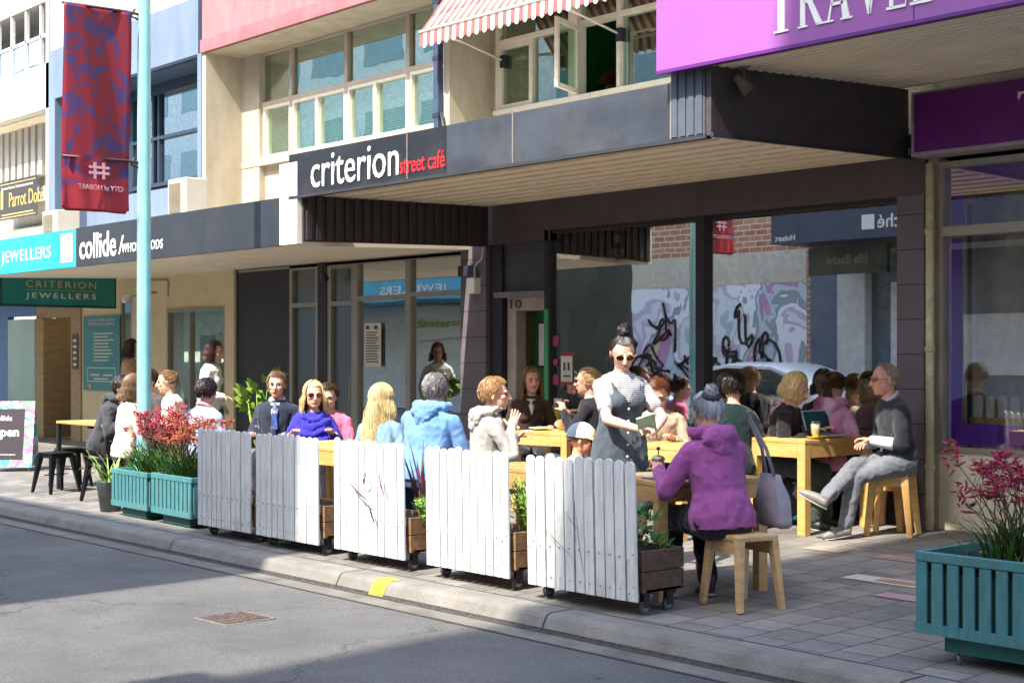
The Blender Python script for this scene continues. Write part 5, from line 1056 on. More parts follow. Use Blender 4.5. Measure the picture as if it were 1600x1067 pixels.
    bm = BM(); e = .016; loft(bm, torso_rings(sp, e, 1.03 if fem else .98, .96 if fem else 1.06, sh, hem, topt1))
    if fem or bust:
        for sg in (-1, 1): c, ax, ay = sp(.31); ell(bm, c + ax * sg * .065 + ay * .085, (.07, .068, .07))
    if sleeve != 'none':
        for k_ in 'lr':
            if sleeve == 'long': tube(bm, [Sh[k_], Sh[k_].lerp(elb[k_], .5), elb[k_]], [.064 * b_, .059 * b_, .053 * b_], 12, round_=True); tube(bm, [elb[k_], elb[k_].lerp(wr[k_], .5), elb[k_].lerp(wr[k_], .97)], [.053 * b_, .048 * b_, .038 * b_], 12, round_=True)
            elif sleeve == 'mid': tube(bm, [Sh[k_], Sh[k_].lerp(elb[k_], .5), elb[k_]], [.068 * b_, .06 * b_, .052 * b_], 12, round_=True); tube(bm, [elb[k_], elb[k_].lerp(wr[k_], .35)], [.052, .05], 12, round_=True)
            else: tube(bm, [Sh[k_], Sh[k_].lerp(elb[k_], .58)], [.066 * b_, .06 * b_], 12, round_=True)
    if hood: hbm = bm; bm = BM()
    if hood:
        c, ax, ay = sp(.515); A = 22
        tube(bm, [c + ax * .115 * math.sin(a) * 1.0 - ay * (.1 * math.cos(a) + .0) + V((0, 0, .035 - .035 * math.cos(a))) for a in [R(-125) + R(250) * k_ / 12 for k_ in range(13)]], [.014] + [.032 + .016 * math.sin(math.pi * k_ / 10) for k_ in range(11)] + [.014], 10, round_=True)
        ell(bm, c - ay * .125 - u * .05, (.125, .05, .085)); ell(bm, c - ay * .13 - u * .1, (.085, .045, .07))
        hobj = obj('hood', remesh(bm, vx, 2, .016, (11, 11, 9), sd_ + 20), tm, t); bm = hbm
    if collar:
        pass
    topb = remesh(bm, vx, 2, .011, (9, 9, 5), sd_); top_o = obj('top', topb, tm, t)
    if collar:
        bm = BM(); c, ax, ay = sp(.505)
        tube(bm, [c + ax.normalized() * .072 * math.cos(a) + ay.normalized() * .068 * math.sin(a) + V((0, 0, .02 - .03 * math.sin(a))) for a in [R(80) + R(380) * k_ / 16 for k_ in range(17)]], .017, 8); obj('collar', bm, fab(collar), t, smooth=60)
    if open_front:
        bm = BM(); rows = []
        for k_ in range(7):
            t_ = .5 - k_ * (.5 - open_front[1]) / 6; c, ax, ay = sp(t_); w0 = .05 * (1 - k_ / 6.5); rr_ = 0.118 if t_ < .44 else .085
            if (fem or bust) and t_ < .4: rr_ += .04 * math.sin(math.pi * min(1, (.4 - t_) / .18))
            if t_ > .47: rr_ = .075
            rows.append([c + ax.normalized() * x + ay.normalized() * (rr_ * 1.03 + .03 - abs(x) * .25) for x in (-w0, 0, w0)])
        vs_ = [[bm.verts.new(p) for p in r_] for r_ in rows]
        for a_, b2_ in zip(vs_, vs_[1:]):
            for i in range(2): bm.faces.new((a_[i], a_[i + 1], b2_[i + 1], b2_[i])).smooth = True
        oo = obj('shirt_front', bm, fab(open_front[0]), t); so = oo.modifiers.new('s', 'SOLIDIFY'); so.thickness = .006
    if bottom:
        bm = BM(); loft(bm, torso_rings(sp, .010, 1.03 if fem else .98, 1, 1, -.14, .09))
        if skirt:
            kz = (knee['l'] + knee['r']) / 2
            if standing:
                for z_, r_ in (): pass
                loft(bm, [[V((math.cos(a) * r_ * 1.15, math.sin(a) * r_ * .85, z_)) for a in [2 * math.pi * k_ / 24 for k_ in range(24)]] for z_, r_ in ((P.z + .06, .15), (P.z - .1, .18), (P.z - .3, .2), (skirt, .23))])
            else: loft(bm, [[P + V((math.cos(a) * .2, math.sin(a) * .1, -.02 + .1)) for a in ()] or [P + V((math.cos(a) * .2, -.05, math.sin(a) * .12)) for a in [2 * math.pi * k_ / 16 for k_ in range(16)]], [kz + V((math.cos(a) * .2, 0, math.sin(a) * .1)) for a in [2 * math.pi * k_ / 16 for k_ in range(16)]], [kz + V((math.cos(a) * .2, .03 + math.sin(a) * .12, -.4)) for a in [2 * math.pi * k_ / 16 for k_ in range(16)]]])
        for k_ in 'lr':
            tube(bm, [hips[k_], hips[k_].lerp(knee[k_], .5), knee[k_]], [.105 * b_, .09 * b_, .072 * b_], 14, round_=True)
            if not skirt: tube(bm, [knee[k_], knee[k_].lerp(ank[k_], .5), knee[k_].lerp(ank[k_], .95)], [.07 * b_, .066 * b_, .06], 14, round_=True)
        obj('skirt' if skirt else 'trousers', remesh(bm, vx, 2, .012, (10, 10, 6), sd_ + 50), fab(bottom) if isinstance(bottom, str) else bottom, t)
    for k_, sg in (('l', -1), ('r', 1)):
        a_ = ank[k_]; kk = (a_ - knee[k_]).normalized(); fd_ = V((sg * .12, 1, 0)); fd_ = (fd_ - kk * fd_.dot(kk) * .85).normalized() if abs(kk.z) < .93 else fd_.normalized()
        if abs(kk.z) >= .93: fd_.z = -.12
        sd2 = fd_.cross(V((0, 0, 1))).normalized(); bm = BM(); up_ = sd2.cross(fd_)
        tube(bm, [a_ + V((0, 0, .02)) - fd_ * .02, a_ - up_ * .03 - fd_ * .015, a_ - up_ * .035 + fd_ * .06, a_ - up_ * .045 + fd_ * .14, a_ - up_ * .052 + fd_ * .19], [.045, .047, .045, .04, .026], 12, round_=True)
        sb = remesh(bm, .009, 3); sh_o = obj('shoe', sb, mat('shoe' + shoes, shoes, .5, .1, 8), t)
        bm = BM(); tube(bm, [a_ - up_ * .072 - fd_ * .05, a_ - up_ * .075 + fd_ * .05, a_ - up_ * .077 + fd_ * .2], [.035, .04, .03], 12, flat=.25); obj('sole', bm, mat('sole', '#8f8a86', .7), sh_o)
    # ---- hair
    style, hc1, hc2 = hair[:3]; hm = hairm(hc1, hc2); rr = random.Random(sd_ * 7 + 1)
    def scalp(th, ph, k=1.0):   # th from crown, ph 0 = front
        r_ = V((math.sin(th) * math.sin(ph) * .083, math.sin(th) * math.cos(ph) * .104, math.cos(th) * .1)) * k
        return H(r_.x, r_.y - .014, r_.z + .028)
    def tmax(ph):
        a = abs((ph + math.pi) % (2 * math.pi) - math.pi); base = {'bald': 105}.get(style, 118)
        f = {'bald': 18, 'short': 52, 'bun': 52}.get(style, 56); return R(f + (base - f) * min(1, max(0, (a - R(55)) / R(45))) ** .8)
    if style != 'none':
        bm = BM(); g = []; nu_, nv_ = 28, 10
        for j in range(nv_ + 1):
            g.append([bm.verts.new(scalp(tmax(2 * math.pi * i / nu_) * j / nv_, 2 * math.pi * i / nu_, 1.03 + .0 * j)) for i in range(nu_)])
        for j in range(nv_):
            for i in range(nu_):
                f = bm.faces.new((g[j][i], g[j + 1][i], g[j + 1][(i + 1) % nu_], g[j][(i + 1) % nu_])); f.smooth = True
        if style == 'bun':
            bp_ = H(*(hair[3] if len(hair) > 3 else (0, -.06, .13))); ell(bm, bp_, (.04, .04, .036), Rh, u=12, v=8)
            for i in range(90):
                d = V((rr.gauss(0, 1), rr.gauss(0, 1), rr.gauss(0, 1))).normalized(); e_ = d.cross(V((rr.gauss(0, 1), rr.gauss(0, 1), 1))).normalized(); tube(bm, [bp_ + d * .036, bp_ + (d + e_ * .6).normalized() * .047, bp_ + (d + e_ * 1.3).normalized() * .044 + V((0, 0, rr.uniform(-.01, .03)))], [.003, .004, .001], 4)
            for i in range(150):
                ph = rr.random() * 2 * math.pi; th = tmax(ph) * rr.uniform(.85, 1.02); a0 = scalp(th, ph, 1.03); pts = [a0]
                for q_ in (.3, .6, .85): m_ = a0.lerp(bp_, q_); dd = m_ - H(0, -.014, .028); m_ = H(0, -.014, .028) + dd.normalized() * max(dd.length, .098 * hs + .006); pts.append(m_)
                pts.append(bp_); tube(bm, pts, .0035, 3)
            for i in range(40): a0 = scalp(R(rr.uniform(80, 105)), rr.choice((-1, 1)) * R(rr.uniform(65, 175)), 1.05); l_ = rr.uniform(.04, .13); tube(bm, [a0, a0 + V((rr.uniform(-.02, .02), rr.uniform(-.02, .02), -l_ * .5)), a0 + V((rr.uniform(-.03, .03), rr.uniform(-.03, .03), -l_))], [.002, .0018, .0008], 3)
        else:
            L_ = {'short': .0, 'bald': 0, 'bob': .09, 'long': .3, 'mid': .17, 'pony': .0}[style]; n_ = {'short': 900, 'bald': 420, 'bob': 750, 'long': 950, 'mid': 850, 'pony': 650}[style]
            L_ = hair[3] if len(hair) > 3 and L_ else L_
            for i in range(n_):
                ph = rr.uniform(-math.pi, math.pi); mx_ = tmax(ph); wob = rr.uniform(-.25, .25)
                if style in ('short', 'bald'):
                    th = mx_ * math.sqrt(rr.random()) if style == 'short' else mx_ * rr.uniform(.75, 1); l = rr.uniform(.25, .5); ks = 1.04
                    if style == 'bald': ks = 1.0; l = .2
                    pts = [scalp(th + l * q_, ph + wob * q_, ks + .09 * math.sin(math.pi * q_ * .8) * rr.uniform(.5, 1.3)) for q_ in (0, .35, .7, 1)]
                    if pts[-1].z > H(0, 0, -.09).z and not (abs(ph) < R(60) and th + l > R(62)): tube(bm, pts, [.003, .0035, .003, .001], 3)
                elif style == 'pony':
                    bp_ = H(0, -.115, .04); a0 = scalp(mx_ * rr.uniform(.3, 1), ph, 1.03); pts = [a0]
                    for q_ in (.3, .6, .85): m_ = a0.lerp(bp_, q_); dd = m_ - H(0, -.014, .028); pts.append(H(0, -.014, .028) + dd.normalized() * max(dd.length, .106 * hs))
                    pts += [bp_, bp_ + Rh @ V((rr.uniform(-.03, .03), -.05, -.04)), bp_ + Rh @ V((rr.uniform(-.04, .04), -.05, -.14)), bp_ + Rh @ V((rr.uniform(-.025, .025), -.03, -.22))]; tube(bm, pts, .0038, 3)
                else:
                    if abs(ph) < R(62): ph = math.copysign(R(rr.uniform(62, 100)), ph)
                    th0 = R(rr.uniform(4, 22)); k_ = rr.uniform(1.04, 1.14); pts = []; ph0 = ph * .8
                    for q_ in range(6): th = th0 + (R(100) - th0) * q_ / 5; pts.append(scalp(th, ph0 + (ph - ph0) * q_ / 5, k_))
                    l = L_ * rr.uniform(.75, 1.08); p0 = pts[-1]; outw = (p0 - H(0, -.014, p0.z * 0)); outw.z = 0; outw = (p0 - Hc); outw.z = 0; outw.normalize(); back = -nay
                    wv = rr.uniform(-1, 1) * .012
                    for q_ in (.3, .6, .85, 1): pts.append(p0 + V((0, 0, -l * q_)) + outw * (.012 + .02 * q_ * (L_ / .3) + wv * math.sin(q_ * 5)) + back * (.035 * q_ * (L_ / .3)) + (V((rr.uniform(-.012, .012), rr.uniform(-.012, .012), 0))))
                    tube(bm, pts, [.0028] * 7 + [.0032, .0028, .001], 3)
        obj('hair', bm, hm, t, smooth=70)
    if extra: extra(t, dict(sp=sp, H=H, Rh=Rh, hs=hs, P=P, Sh=Sh, elb=elb, wr=wr, knee=knee, ank=ank, nb=nb, u=u, hips=hips))
    return t
# ------------------------------------------------------------------ furniture
pine = mat('pine', '#c7a26a', .5, .12, 5, .06, 60, stretch=(1, 6, 6), col2='#bd8a42'); oak = mat('oak', '#b98f5c', .5, .12, 5, .08, 60, stretch=(1, 6, 6), col2='#9c7443'); seatw = mat('seat_wood', '#c7a67a', .55, .12, 6, .08, 60, stretch=(1, 1, 4), col2='#a98557')
def table(label, x, y, rz, wd, dp, h, m, ap=.1, lg=.075, metal=False):
    """x, y: near right corner; extends to -x and +y in its own frame"""
    t = thing('cafe_table', label, 'table', (x, y, gz(y)), rz, 'cafe tables on the footpath')
    bobj('tabletop', [(-wd, 0, 0, dp, h - .03, h)], m, t, bevel=.004)
    if metal: bobj('frame', [(-wd + .05, -.05, dp / 2 - .03, dp / 2 + .03, h - .07, h - .03), (-wd / 2 - .03, -wd / 2 + .03, .1, dp - .1, h - .07, h - .03)], blk, t)
    else:
        bobj('apron', [(-wd + lg, -lg, .004, .03, h - .03 - ap, h - .03), (-wd + lg, -lg, dp - .03, dp - .004, h - .03 - ap, h - .03), (-.03, -.004, lg, dp - lg, h - .03 - ap, h - .03), (-wd + .004, -wd + .03, lg, dp - lg, h - .03 - ap, h - .03)], m, t)
    for a, b in ((-wd, 0), (-lg, 0), (-wd, dp - lg), (-lg, dp - lg)): bobj('leg', [(a + .002, a + lg - .002, b + .002, b + lg - .002, 0, h - .031)], blk if metal else m, t, bevel=.004)
    return t
table('near oak table in front of the woman in the purple hoodie', -6.49, 6.88, R(-14), .75, .86, .77, oak)
table('sunlit pine table with laptop between the blonde woman and the man with glasses', -7.64, 9.86, 0, .6, .95, .8, pine, .12, .085)
table('pine table in front of the person in a beige sweater', XY(1068, 9.0), 8.98, 0, .75, .6, .77, pine)
table('pine table with plates in front of the woman in a brown jacket', XY(885, 9.5), 9.5, R(8), .7, .6, .78, pine)
table('pine table behind the gap between the two nearest screens', XY(860, 7.1), 7.0, 0, .75, .5, .76, oak, .12)
table('long pine table behind the second and third screens', XY(590, 7.1), 7.1, 0, 1.7, .7, .78, pine, .12)
table('high pale table on black legs at the far left beside the metal stools', XY(165, 7.3), 7.3, 0, 1.3, .7, .8, pine, metal=True, lg=.05)
def stool(label, x, y, rz, m=seatw, h=.46, sz=.36):
    t = thing('wooden_stool', label, 'stool', (x, y, gz(y)), rz, 'wooden stools'); s = sz / 2
    bm = BM(); box(bm, -s, s, -s * .8, s * .8, h - .035, h, bev=.008); obj('seat', bm, m, t)
    bobj('apron', [(-s + .05, s - .05, -s * .8 + .01, -s * .8 + .03, h - .12, h - .036)], m, t); bobj('apron', [(-s + .05, s - .05, s * .8 - .03, s * .8 - .01, h - .12, h - .036)], m, t)
    for a in (-1, 1):
        for b in (-1, 1):
            bm = BM(); tp, bt, w1, w2 = (a * (s - .035), b * (s * .8 - .02), h - .003), (a * (s + .02), b * (s * .8 + .015), 0), .033, .022
            loft(bm, [[V((bt[0] + i * w2, bt[1] + j * w2 * .7, 0)) for i, j in ((-1, -1), (1, -1), (1, 1), (-1, 1))], [V((tp[0] + i * w1, tp[1] + j * w1 * .7, tp[2] - (.0 if 1 else 0))) for i, j in ((-1, -1), (1, -1), (1, 1), (-1, 1))]], smooth=False); obj('leg', bm, m, t, bevel=.003)
    return t
stool('wooden stool under the woman in the purple hoodie', -6.04, 7.16, R(-14))
stool('pale sunlit wooden stool under the man with glasses', -7.17, 10.42, R(20), pine, .53, .32)
stool('pale wooden stool standing empty behind the legs of the man with glasses', -7.42, 10.75, R(5), pine, .45, .3)
def mstool(label, x, y, rz, h=.46):
    t = thing('metal_stool', label, 'stool', (x, y, gz(y)), rz, 'black metal stools'); m = mat('gunmetal', '#2e2f31', .35, .15, 8, metal=.7)
    bm = BM(); box(bm, -.15, .15, -.15, .15, h - .02, h, bev=.01); box(bm, -.14, .14, -.14, .14, h - .06, h - .02); obj('seat', bm, m, t)
    for a in (-1, 1):
        for b in (-1, 1):
            bm = BM(); loft(bm, [[V((a * .19 + i * .014, b * .19 + j * .014, 0)) for i, j in ((-1, -1), (1, -1), (1, 1), (-1, 1))], [V((a * .125 + i * .03, b * .125 + j * .03, h - .03)) for i, j in ((-1, -1), (1, -1), (1, 1), (-1, 1))]], smooth=False); obj('leg', bm, m, t)
    bobj('brace', [(-.15, .15, -.01, .01, .2, .212), (-.01, .01, -.15, .15, .2, .212)], m, t)
mstool('black metal stool nearest the open sandwich board', *[PY(88, 600, 7.15).x, 7.15], R(8)); mstool('black metal stool beside the high table, partly behind another stool', PY(104, 600, 7.5).x, 7.55, R(-5))
mstool('black metal stool under the man in the dark jacket', PY(160, 600, 7.1).x, 7.15, R(12))
# things on the tables
china = mat('white_china', '#e8e4dc', .25, .03, 9); coffee = mat('coffee', '#6b4326', .4); clear = glass('clear_glass', .14, (.95, .95, .93)); yel_c = mat('yellow_saucer', '#d9c03c', .3)
def onto(X, Y, h): return (X, Y, gz(Y) + h)
def cup(name, label, p, r_=.04, h=.06, m=china, saucer=None, handle=True, cat='cup', content=coffee):
    t = thing(name, label, cat, p); z = 0
    if saucer: bm = BM(); lathe(bm, [(.02, 0), (.075, .012), (.078, .015), (.02, .006)], seg=24); obj('saucer', bm, saucer, t); z = .008
    bm = BM(); lathe(bm, [(r_ * .6, z), (r_ * .9, z + h * .3), (r_, z + h), (r_ * .93, z + h), (r_ * .8, z + h * .4), (r_ * .5, z + .006)], seg=20); obj('cup_body', bm, m, t, smooth=60)
    if content: bm = BM(); lathe(bm, [(.001, z + h * .8), (r_ * .88, z + h * .8)], seg=20); obj('drink', bm, content, t)
    if handle: bm = BM(); tube(bm, [V((-r_ * .9, 0, z + h * .8)), V((-r_ - .022, 0, z + h * .7)), V((-r_ - .02, 0, z + h * .35)), V((-r_ * .8, 0, z + h * .25))], .005, 6); obj('handle', bm, m, t)
    return t
tR = .8
t = cup('latte_glass', 'milky latte in a clear glass on a yellow saucer by the laptop', onto(-7.7, 10.08, tR), .045, .135, clear, yel_c, False, content=None)
bm = BM(); lathe(bm, [(.024, .018), (.036, .07), (.040, .12), (.001, .123)], seg=20); obj('drink', bm, mat('latte', '#e3cfae', .5), t)
LP = thing('laptop', 'slim silver laptop open with a dark teal screen on the sunlit pine table', 'laptop', onto(-7.88, 10.38, tR), R(84))
bm = BM(); box(bm, -.16, .16, -.22, 0, 0, .014, bev=.004); obj('base', bm, mat('laptop_silver', '#c9c9cc', .35, .02, 3, metal=.5), LP); bobj('keyboard', [(-.14, .14, -.11, -.02, .014, .016)], blk, LP)
b_ = bpy.data.objects.new('lid', None)
Mx = Matrix.Translation((0, 0, .01)) @ Matrix.Rotation(R(-18), 4, 'X'); bpy.data.objects.remove(b_)
bm = BM(); box(bm, -.16, .16, 0, .008, 0, .215, M=Mx); obj('lid', bm, mat('laptop_silver', '#c9c9cc'), LP); bm = BM(); box(bm, -.148, .148, -.002, 0, .012, .205, M=Mx); obj('screen', bm, mat('screen_teal', '#1d5660', .12, .3, 3, spec=.8), LP)
t = thing('jar', 'small stone coloured jar on the sunlit pine table by the man with glasses', 'jar', onto(-7.8, 10.68, tR)); bm = BM(); lathe(bm, [(.035, 0), (.042, .02), (.042, .08), (.03, .1), (.034, .12), (.001, .125)], seg=16); obj('jar_body', bm, mat('stoneware', '#a89c84', .5, .1), t); bm = BM(); lathe(bm, [(.036, .11), (.036, .13), (.001, .132)], seg=16); obj('lid', bm, mat('lid_tan', '#8c7a5a', .5), t)
# near table: plunger on a tray, bowl
t = thing('coffee_plunger', 'steel and glass coffee plunger on the near oak table', 'coffee pot', onto(-6.72, 7.12, .785)); bm = BM(); lathe(bm, [(.04, 0), (.042, .005), (.042, .09), (.046, .11), (.03, .125), (.012, .13), (.001, .13)], seg=20); obj('pot', bm, mat('brushed_steel', '#b8b2a6', .25, .1, metal=.9), t, smooth=50)
bm = BM(); tube(bm, [(0, 0, .13), (0, 0, .17)], .004, 8); ell(bm, (0, 0, .175), (.014, .014, .012)); obj('plunger_knob', bm, blk, t); bm = BM(); tube(bm, [(-.04, 0, .1), (-.075, 0, .095), (-.078, 0, .04), (-.04, 0, .025)], .006, 6); obj('handle', bm, mat('brushed_steel', '#b8b2a6'), t)
bm = BM(); lathe(bm, [(.0425, .02), (.043, .021), (.043, .05), (.0425, .051)], seg=20); obj('coffee_band', bm, mat('coffee_gold', '#a87a3c', .3), t)
t = thing('tray', 'round pale tray under the coffee plunger', 'tray', onto(-6.72, 7.12, .77)); bm = BM(); lathe(bm, [(.001, 0), (.11, 0), (.12, .012), (.115, .013), (.105, .006), (.001, .006)], seg=28); obj('dish', bm, china, t)
cup('cup', 'pale aqua cup at the elbow of the woman in the purple hoodie', onto(-6.68, 7.33, .77), .04, .055, mat('aqua_china', '#8fcfc9', .3))
t = thing('plate', 'white plate between the plunger and the aqua cup', 'plate', onto(-6.58, 7.22, .77)); bm = BM(); lathe(bm, [(.001, 0), (.05, 0), (.085, .012), (.08, .013), (.05, .004), (.001, .004)], seg=24); obj('dish', bm, china, t)
X_ = XY(850, 9.6)
for i, (dx, dy, lb, m_) in enumerate(((-.16, .1, 'white plate of food on the table of the woman in a brown jacket', china), (.06, .28, 'orange rimmed plate beside the amber glass', mat('orange_plate', '#cc8a4a', .4)))):
    t = thing('plate', lb, 'plate', onto(X_ + dx, 9.6 + dy, .785)); bm = BM(); lathe(bm, [(.001, 0), (.07, 0), (.12, .014), (.115, .016), (.07, .005), (.001, .005)], seg=24); obj('dish', bm, m_, t); bm = BM(); rr = random.Random(i)
    for k_ in range(6): ell(bm, (rr.uniform(-.05, .05), rr.uniform(-.05, .05), .015), (.025, .02, .012), u=8, v=5)
    obj('food', bm, mat('food', '#c9b07c', .7, .3, 30, col2='#6f7a3a'), t)
cup('tumbler', 'amber drink in a short glass on the table of the woman in a brown jacket', onto(X_ + .0, 9.82, .785), .038, .09, mat('amber_glass', '#d69a56', .15, .1), None, False)
cup('cup', 'white cup on the table of the woman in a brown jacket', onto(X_ - .16, 9.95, .785), .04, .06, china)
cup('tumbler', 'clear water glass on the long pine table before the suited man', onto(XY(425, 7.5), 7.5, .78), .035, .1, clear, None, False, content=None)
t = thing('water_bottle', 'clear glass water bottle on the long pine table beside the suited man', 'bottle', onto(XY(402, 7.45), 7.45, .78)); bm = BM(); lathe(bm, [(.045, 0), (.047, .01), (.047, .16), (.02, .22), (.016, .27), (.019, .275), (.019, .29), (.001, .29)], seg=20); obj('bottle_body', bm, clear, t, smooth=60); bm = BM(); lathe(bm, [(.043, .005), (.043, .12), (.001, .12)], seg=20); obj('water', bm, glass('water_tint', .1, (.85, .9, .92)), t)
t = thing('condiment_jar', 'round lemon coloured jar lid standing on the ledge behind the table of plates', 'jar', (XY(866, 10.7), 10.75, .98)); bm = BM(); cyl(bm, (0, 0, 0), (0, -.03, 0), .08, seg=20); obj('lid', bm, mat('lemon', '#c9b04c', .5, .2, 10), t)
# sandwich board at the left edge
t = thing('sandwich_board', 'folding open sign with a dark panel on a colourful patterned frame', 'sign', (XY(13, 7.9), 7.9, gz(7.9)), R(52)); t.scale = (.86, .86, .9)
bmat = mat('board_pattern', '#d8e8e6', .5, 0, 1); N = bmat.node_tree.nodes; L = bmat.node_tree.links; vo = N.new('ShaderNodeTexNoise'); vo.inputs['Scale'].default_value = 2.6; vo.inputs['Distortion'].default_value = 1.6; tc = N.new('ShaderNodeTexCoord'); L.new(tc.outputs['Object'], vo.inputs[0]); rp = N.new('ShaderNodeValToRGB'); rp.color_ramp.interpolation = 'CONSTANT'
rp.color_ramp.elements[0].color = (*lin('#4c9ea0'), 1); rp.color_ramp.elements[1].position = .42; rp.color_ramp.elements[1].color = (*lin('#b9c4c2'), 1)
for p_, c_ in ((.5, '#b0709c'), (.56, '#74a880'), (.62, '#a9a0b4'), (.68, '#7568a0')): e = rp.color_ramp.elements.new(p_); e.color = (*lin(c_), 1)
L.new(vo.outputs['Fac'], rp.inputs[0]); L.new(rp.outputs[0], N['Principled BSDF'].inputs['Base Color'])
Mf = Matrix.Translation((0, -.22, .06)) @ Matrix.Rotation(R(-12), 4, 'X'); bm = BM(); box(bm, -.42, .42, 0, .02, 0, 1.0, M=Mf); obj('front_board', bm, bmat, t)
Mb = Matrix.Translation((0, .22, .06)) @ Matrix.Rotation(R(12), 4, 'X'); bm = BM(); box(bm, -.42, .42, -.02, 0, 0, 1.0, M=Mb); obj('back_board', bm, bmat, t)
bm = BM(); box(bm, -.4, .27, -.006, 0, .12, .88, M=Mf); dp_ = obj('dark_panel', bm, mat('panel_plum', '#2f2430', .6), t)
for s_, u0, u1, v0, v1 in (('open', -.2, .2, .42, .56), ('collide', -.2, .08, .7, .78), ('WHOLEFOODS', -.3, .16, .18, .2)):
    o = text(s_, (u0, -.007), (u1, -.007), v0, v1, whp, dp_, name='lettering', off=.03 if s_ == 'open' else .01, depth=.004)
    for v in o.data.vertices: v.co = Mf @ v.co
bm = BM(); 
for x in (-.38, .38):
    for M_ in (Mf, Mb): box(bm, x - .012, x + .012, -.008, .008, -.06, .0, M=M_)
obj('feet', bm, blk, t)
stripe = mat('striped_jersey', '#b9b4ba', .9, 0, 5, .2, 200)
def _stripe():
    N = stripe.node_tree.nodes; L = stripe.node_tree.links; tc = N.new('ShaderNodeTexCoord'); wv = N.new('ShaderNodeTexWave'); wv.bands_direction = 'Z'; wv.inputs['Scale'].default_value = 22; rp = N.new('ShaderNodeValToRGB')
    rp.color_ramp.elements[0].position = .25; rp.color_ramp.elements[1].position = .35; rp.color_ramp.elements[0].color = (.09, .09, .16, 1); rp.color_ramp.elements[1].color = (.55, .52, .56, 1)
    L.new(tc.outputs['Object'], wv.inputs[0]); L.new(wv.outputs['Fac'], rp.inputs[0]); L.new(rp.outputs[0], N['Principled BSDF'].inputs['Base Color'])
_stripe()
# ------------------------------------------------------------------ the people
def at(px, Y): return (XY(px, Y), Y, gz(Y))
DK = ('#2a1f1a', '#120d0b')
def tote(t, J):
    pass
def scrunchie(t, J):
    bm = BM(); H = J['H']; c = H(0, -.068, .088); tube(bm, [c + J['Rh'] @ V((.05 * math.cos(a), .05 * math.sin(a) * .85 - .006, .022 * math.sin(a) + .005 * math.sin(a * 9) + .008)) for a in [2 * math.pi * k_ / 26 for k_ in range(27)]], [.015 + .003 * math.sin(k_ * 2.1) for k_ in range(27)], 7); obj('scrunchie', bm, mat('scrunchie', '#2c2238', .7, .3, 30), t, smooth=80)
person('woman in a purple hoodie with grey hair in a bun, seated with her back turned', (-6.16, 7.11, gz(7.16)), R(68), seat=.46, lean=12, side=-2, hy=-6, hp=-4, hl=(-.26, .38, .27), hr=(.12, .42, .27), fl=(-.2, .36, .09), fr=(.05, .3, .09), fem=True, top='#96508a', top2='#84437a', hood=True, bottom='#1d1b22', shoes='#3c2546',
       hair=('bun', '#b0b0b4', '#74767e', (0, -.075, .118)), build=1.1, vx=.009, hem=-.13, extra=scrunchie, skin='#cf9d84')
def notebook(t, J): pass
person('waitress in striped shirt, dark pinafore and sunglasses standing with an order pad', (-7.56, 7.6, gz(7.6)), R(-112), seat=None, lean=4, hy=-14, hp=-24, hl=(-.13, .33, .1, -1, -.3, -.4), hr=(.0, .36, .12, 1, -.3, -.4), fem=True, s=.985, top=stripe, sleeve='short', hem=.25, bottom='#3c4048', skirt=.45, shoes='#1c1c1e',
       hair=('bun', '#3a3336', '#171316', (0, -.02, .15)), glasses=('sun', '#d9a05c'), build=1.02, vx=.009, skin='#dbb09a', curl=40, handspec={'l': ((.45, .7, .1), (.6, -.2, -.6), 45), 'r': ((-.6, .7, .1), (-.3, .3, -.8), 40)})
# her pinafore and the order pad, both built in the waitress's own frame
Wt = [o for o in C.objects if o.get('label', '').startswith('waitress')][0]
def pinafore():
    bm = BM(); sp_ = []
    P = V((0, 0, .94 * .985)); L4 = R(4)
    def sp(t): bend = L4 * (.6 + .9 * max(0, min(1, (t + .1) / .6))); uu = V((0, math.sin(bend), math.cos(bend))); return P + uu * t * .985, V((1, 0, 0)), uu.cross(V((1, 0, 0)))
    prof = [(-.42, .245, .19), (-.2, .225, .175), (-.05, .215, .165), (.08, .182, .142), (.16, .164, .136), (.24, .168, .15), (.31, .172, .162), (.355, .168, .15)]
    loft(bm, [[sp(t)[0] + V((math.cos(a) * rx, math.sin(a) * ry * (1 if math.sin(a) > 0 else .85), 0)) for a in [2 * math.pi * k_ / 26 for k_ in range(26)]] for t, rx, ry in prof])
    for sg in (-1, 1): c = sp(.31)[0]; ell(bm, c + V((sg * .068, .098, 0)), (.08, .086, .082))
    for sg in (-1, 1): tube(bm, [sp(.36)[0] + V((sg * .085, .125, 0)), sp(.44)[0] + V((sg * .105, .09, .0)), sp(.49)[0] + V((sg * .11, 0, .02)), sp(.44)[0] + V((sg * .1, -.1, 0))], .014, 8)
    b2 = remesh(bm, .009, 2, .012, (9, 9, 4), 99)
    bmesh.ops.delete(b2, geom=[v for v in b2.verts if v.co.y > .05 and v.co.z > P.z + .3 and abs(v.co.x) < (v.co.z - P.z - .3) * .75], context='VERTS')
    return obj('pinafore', b2, fab('#4c545c', '#3c434b'), Wt)
pf = pinafore(); bm = BM()
for i in range(5): ell(bm, (.01, .196 - i * .006, 1.18 - i * .085), (.009, .004, .009), u=8, v=5)
obj('buttons', bm, china, pf)
bm = BM(); tube(bm, [(-.05, .075, 1.4), (-.02, .13, 1.33), (0, .155, 1.28), (.02, .13, 1.33), (.05, .075, 1.4)], .0018, 5); ell(bm, (0, .16, 1.27), (.008, .004, .012)); obj('necklace', bm, steel, Wt)
pad = thing('order_pad', 'pale green order notepad held by the waitress', 'notepad', (0, 0, 0)); pad.parent = None
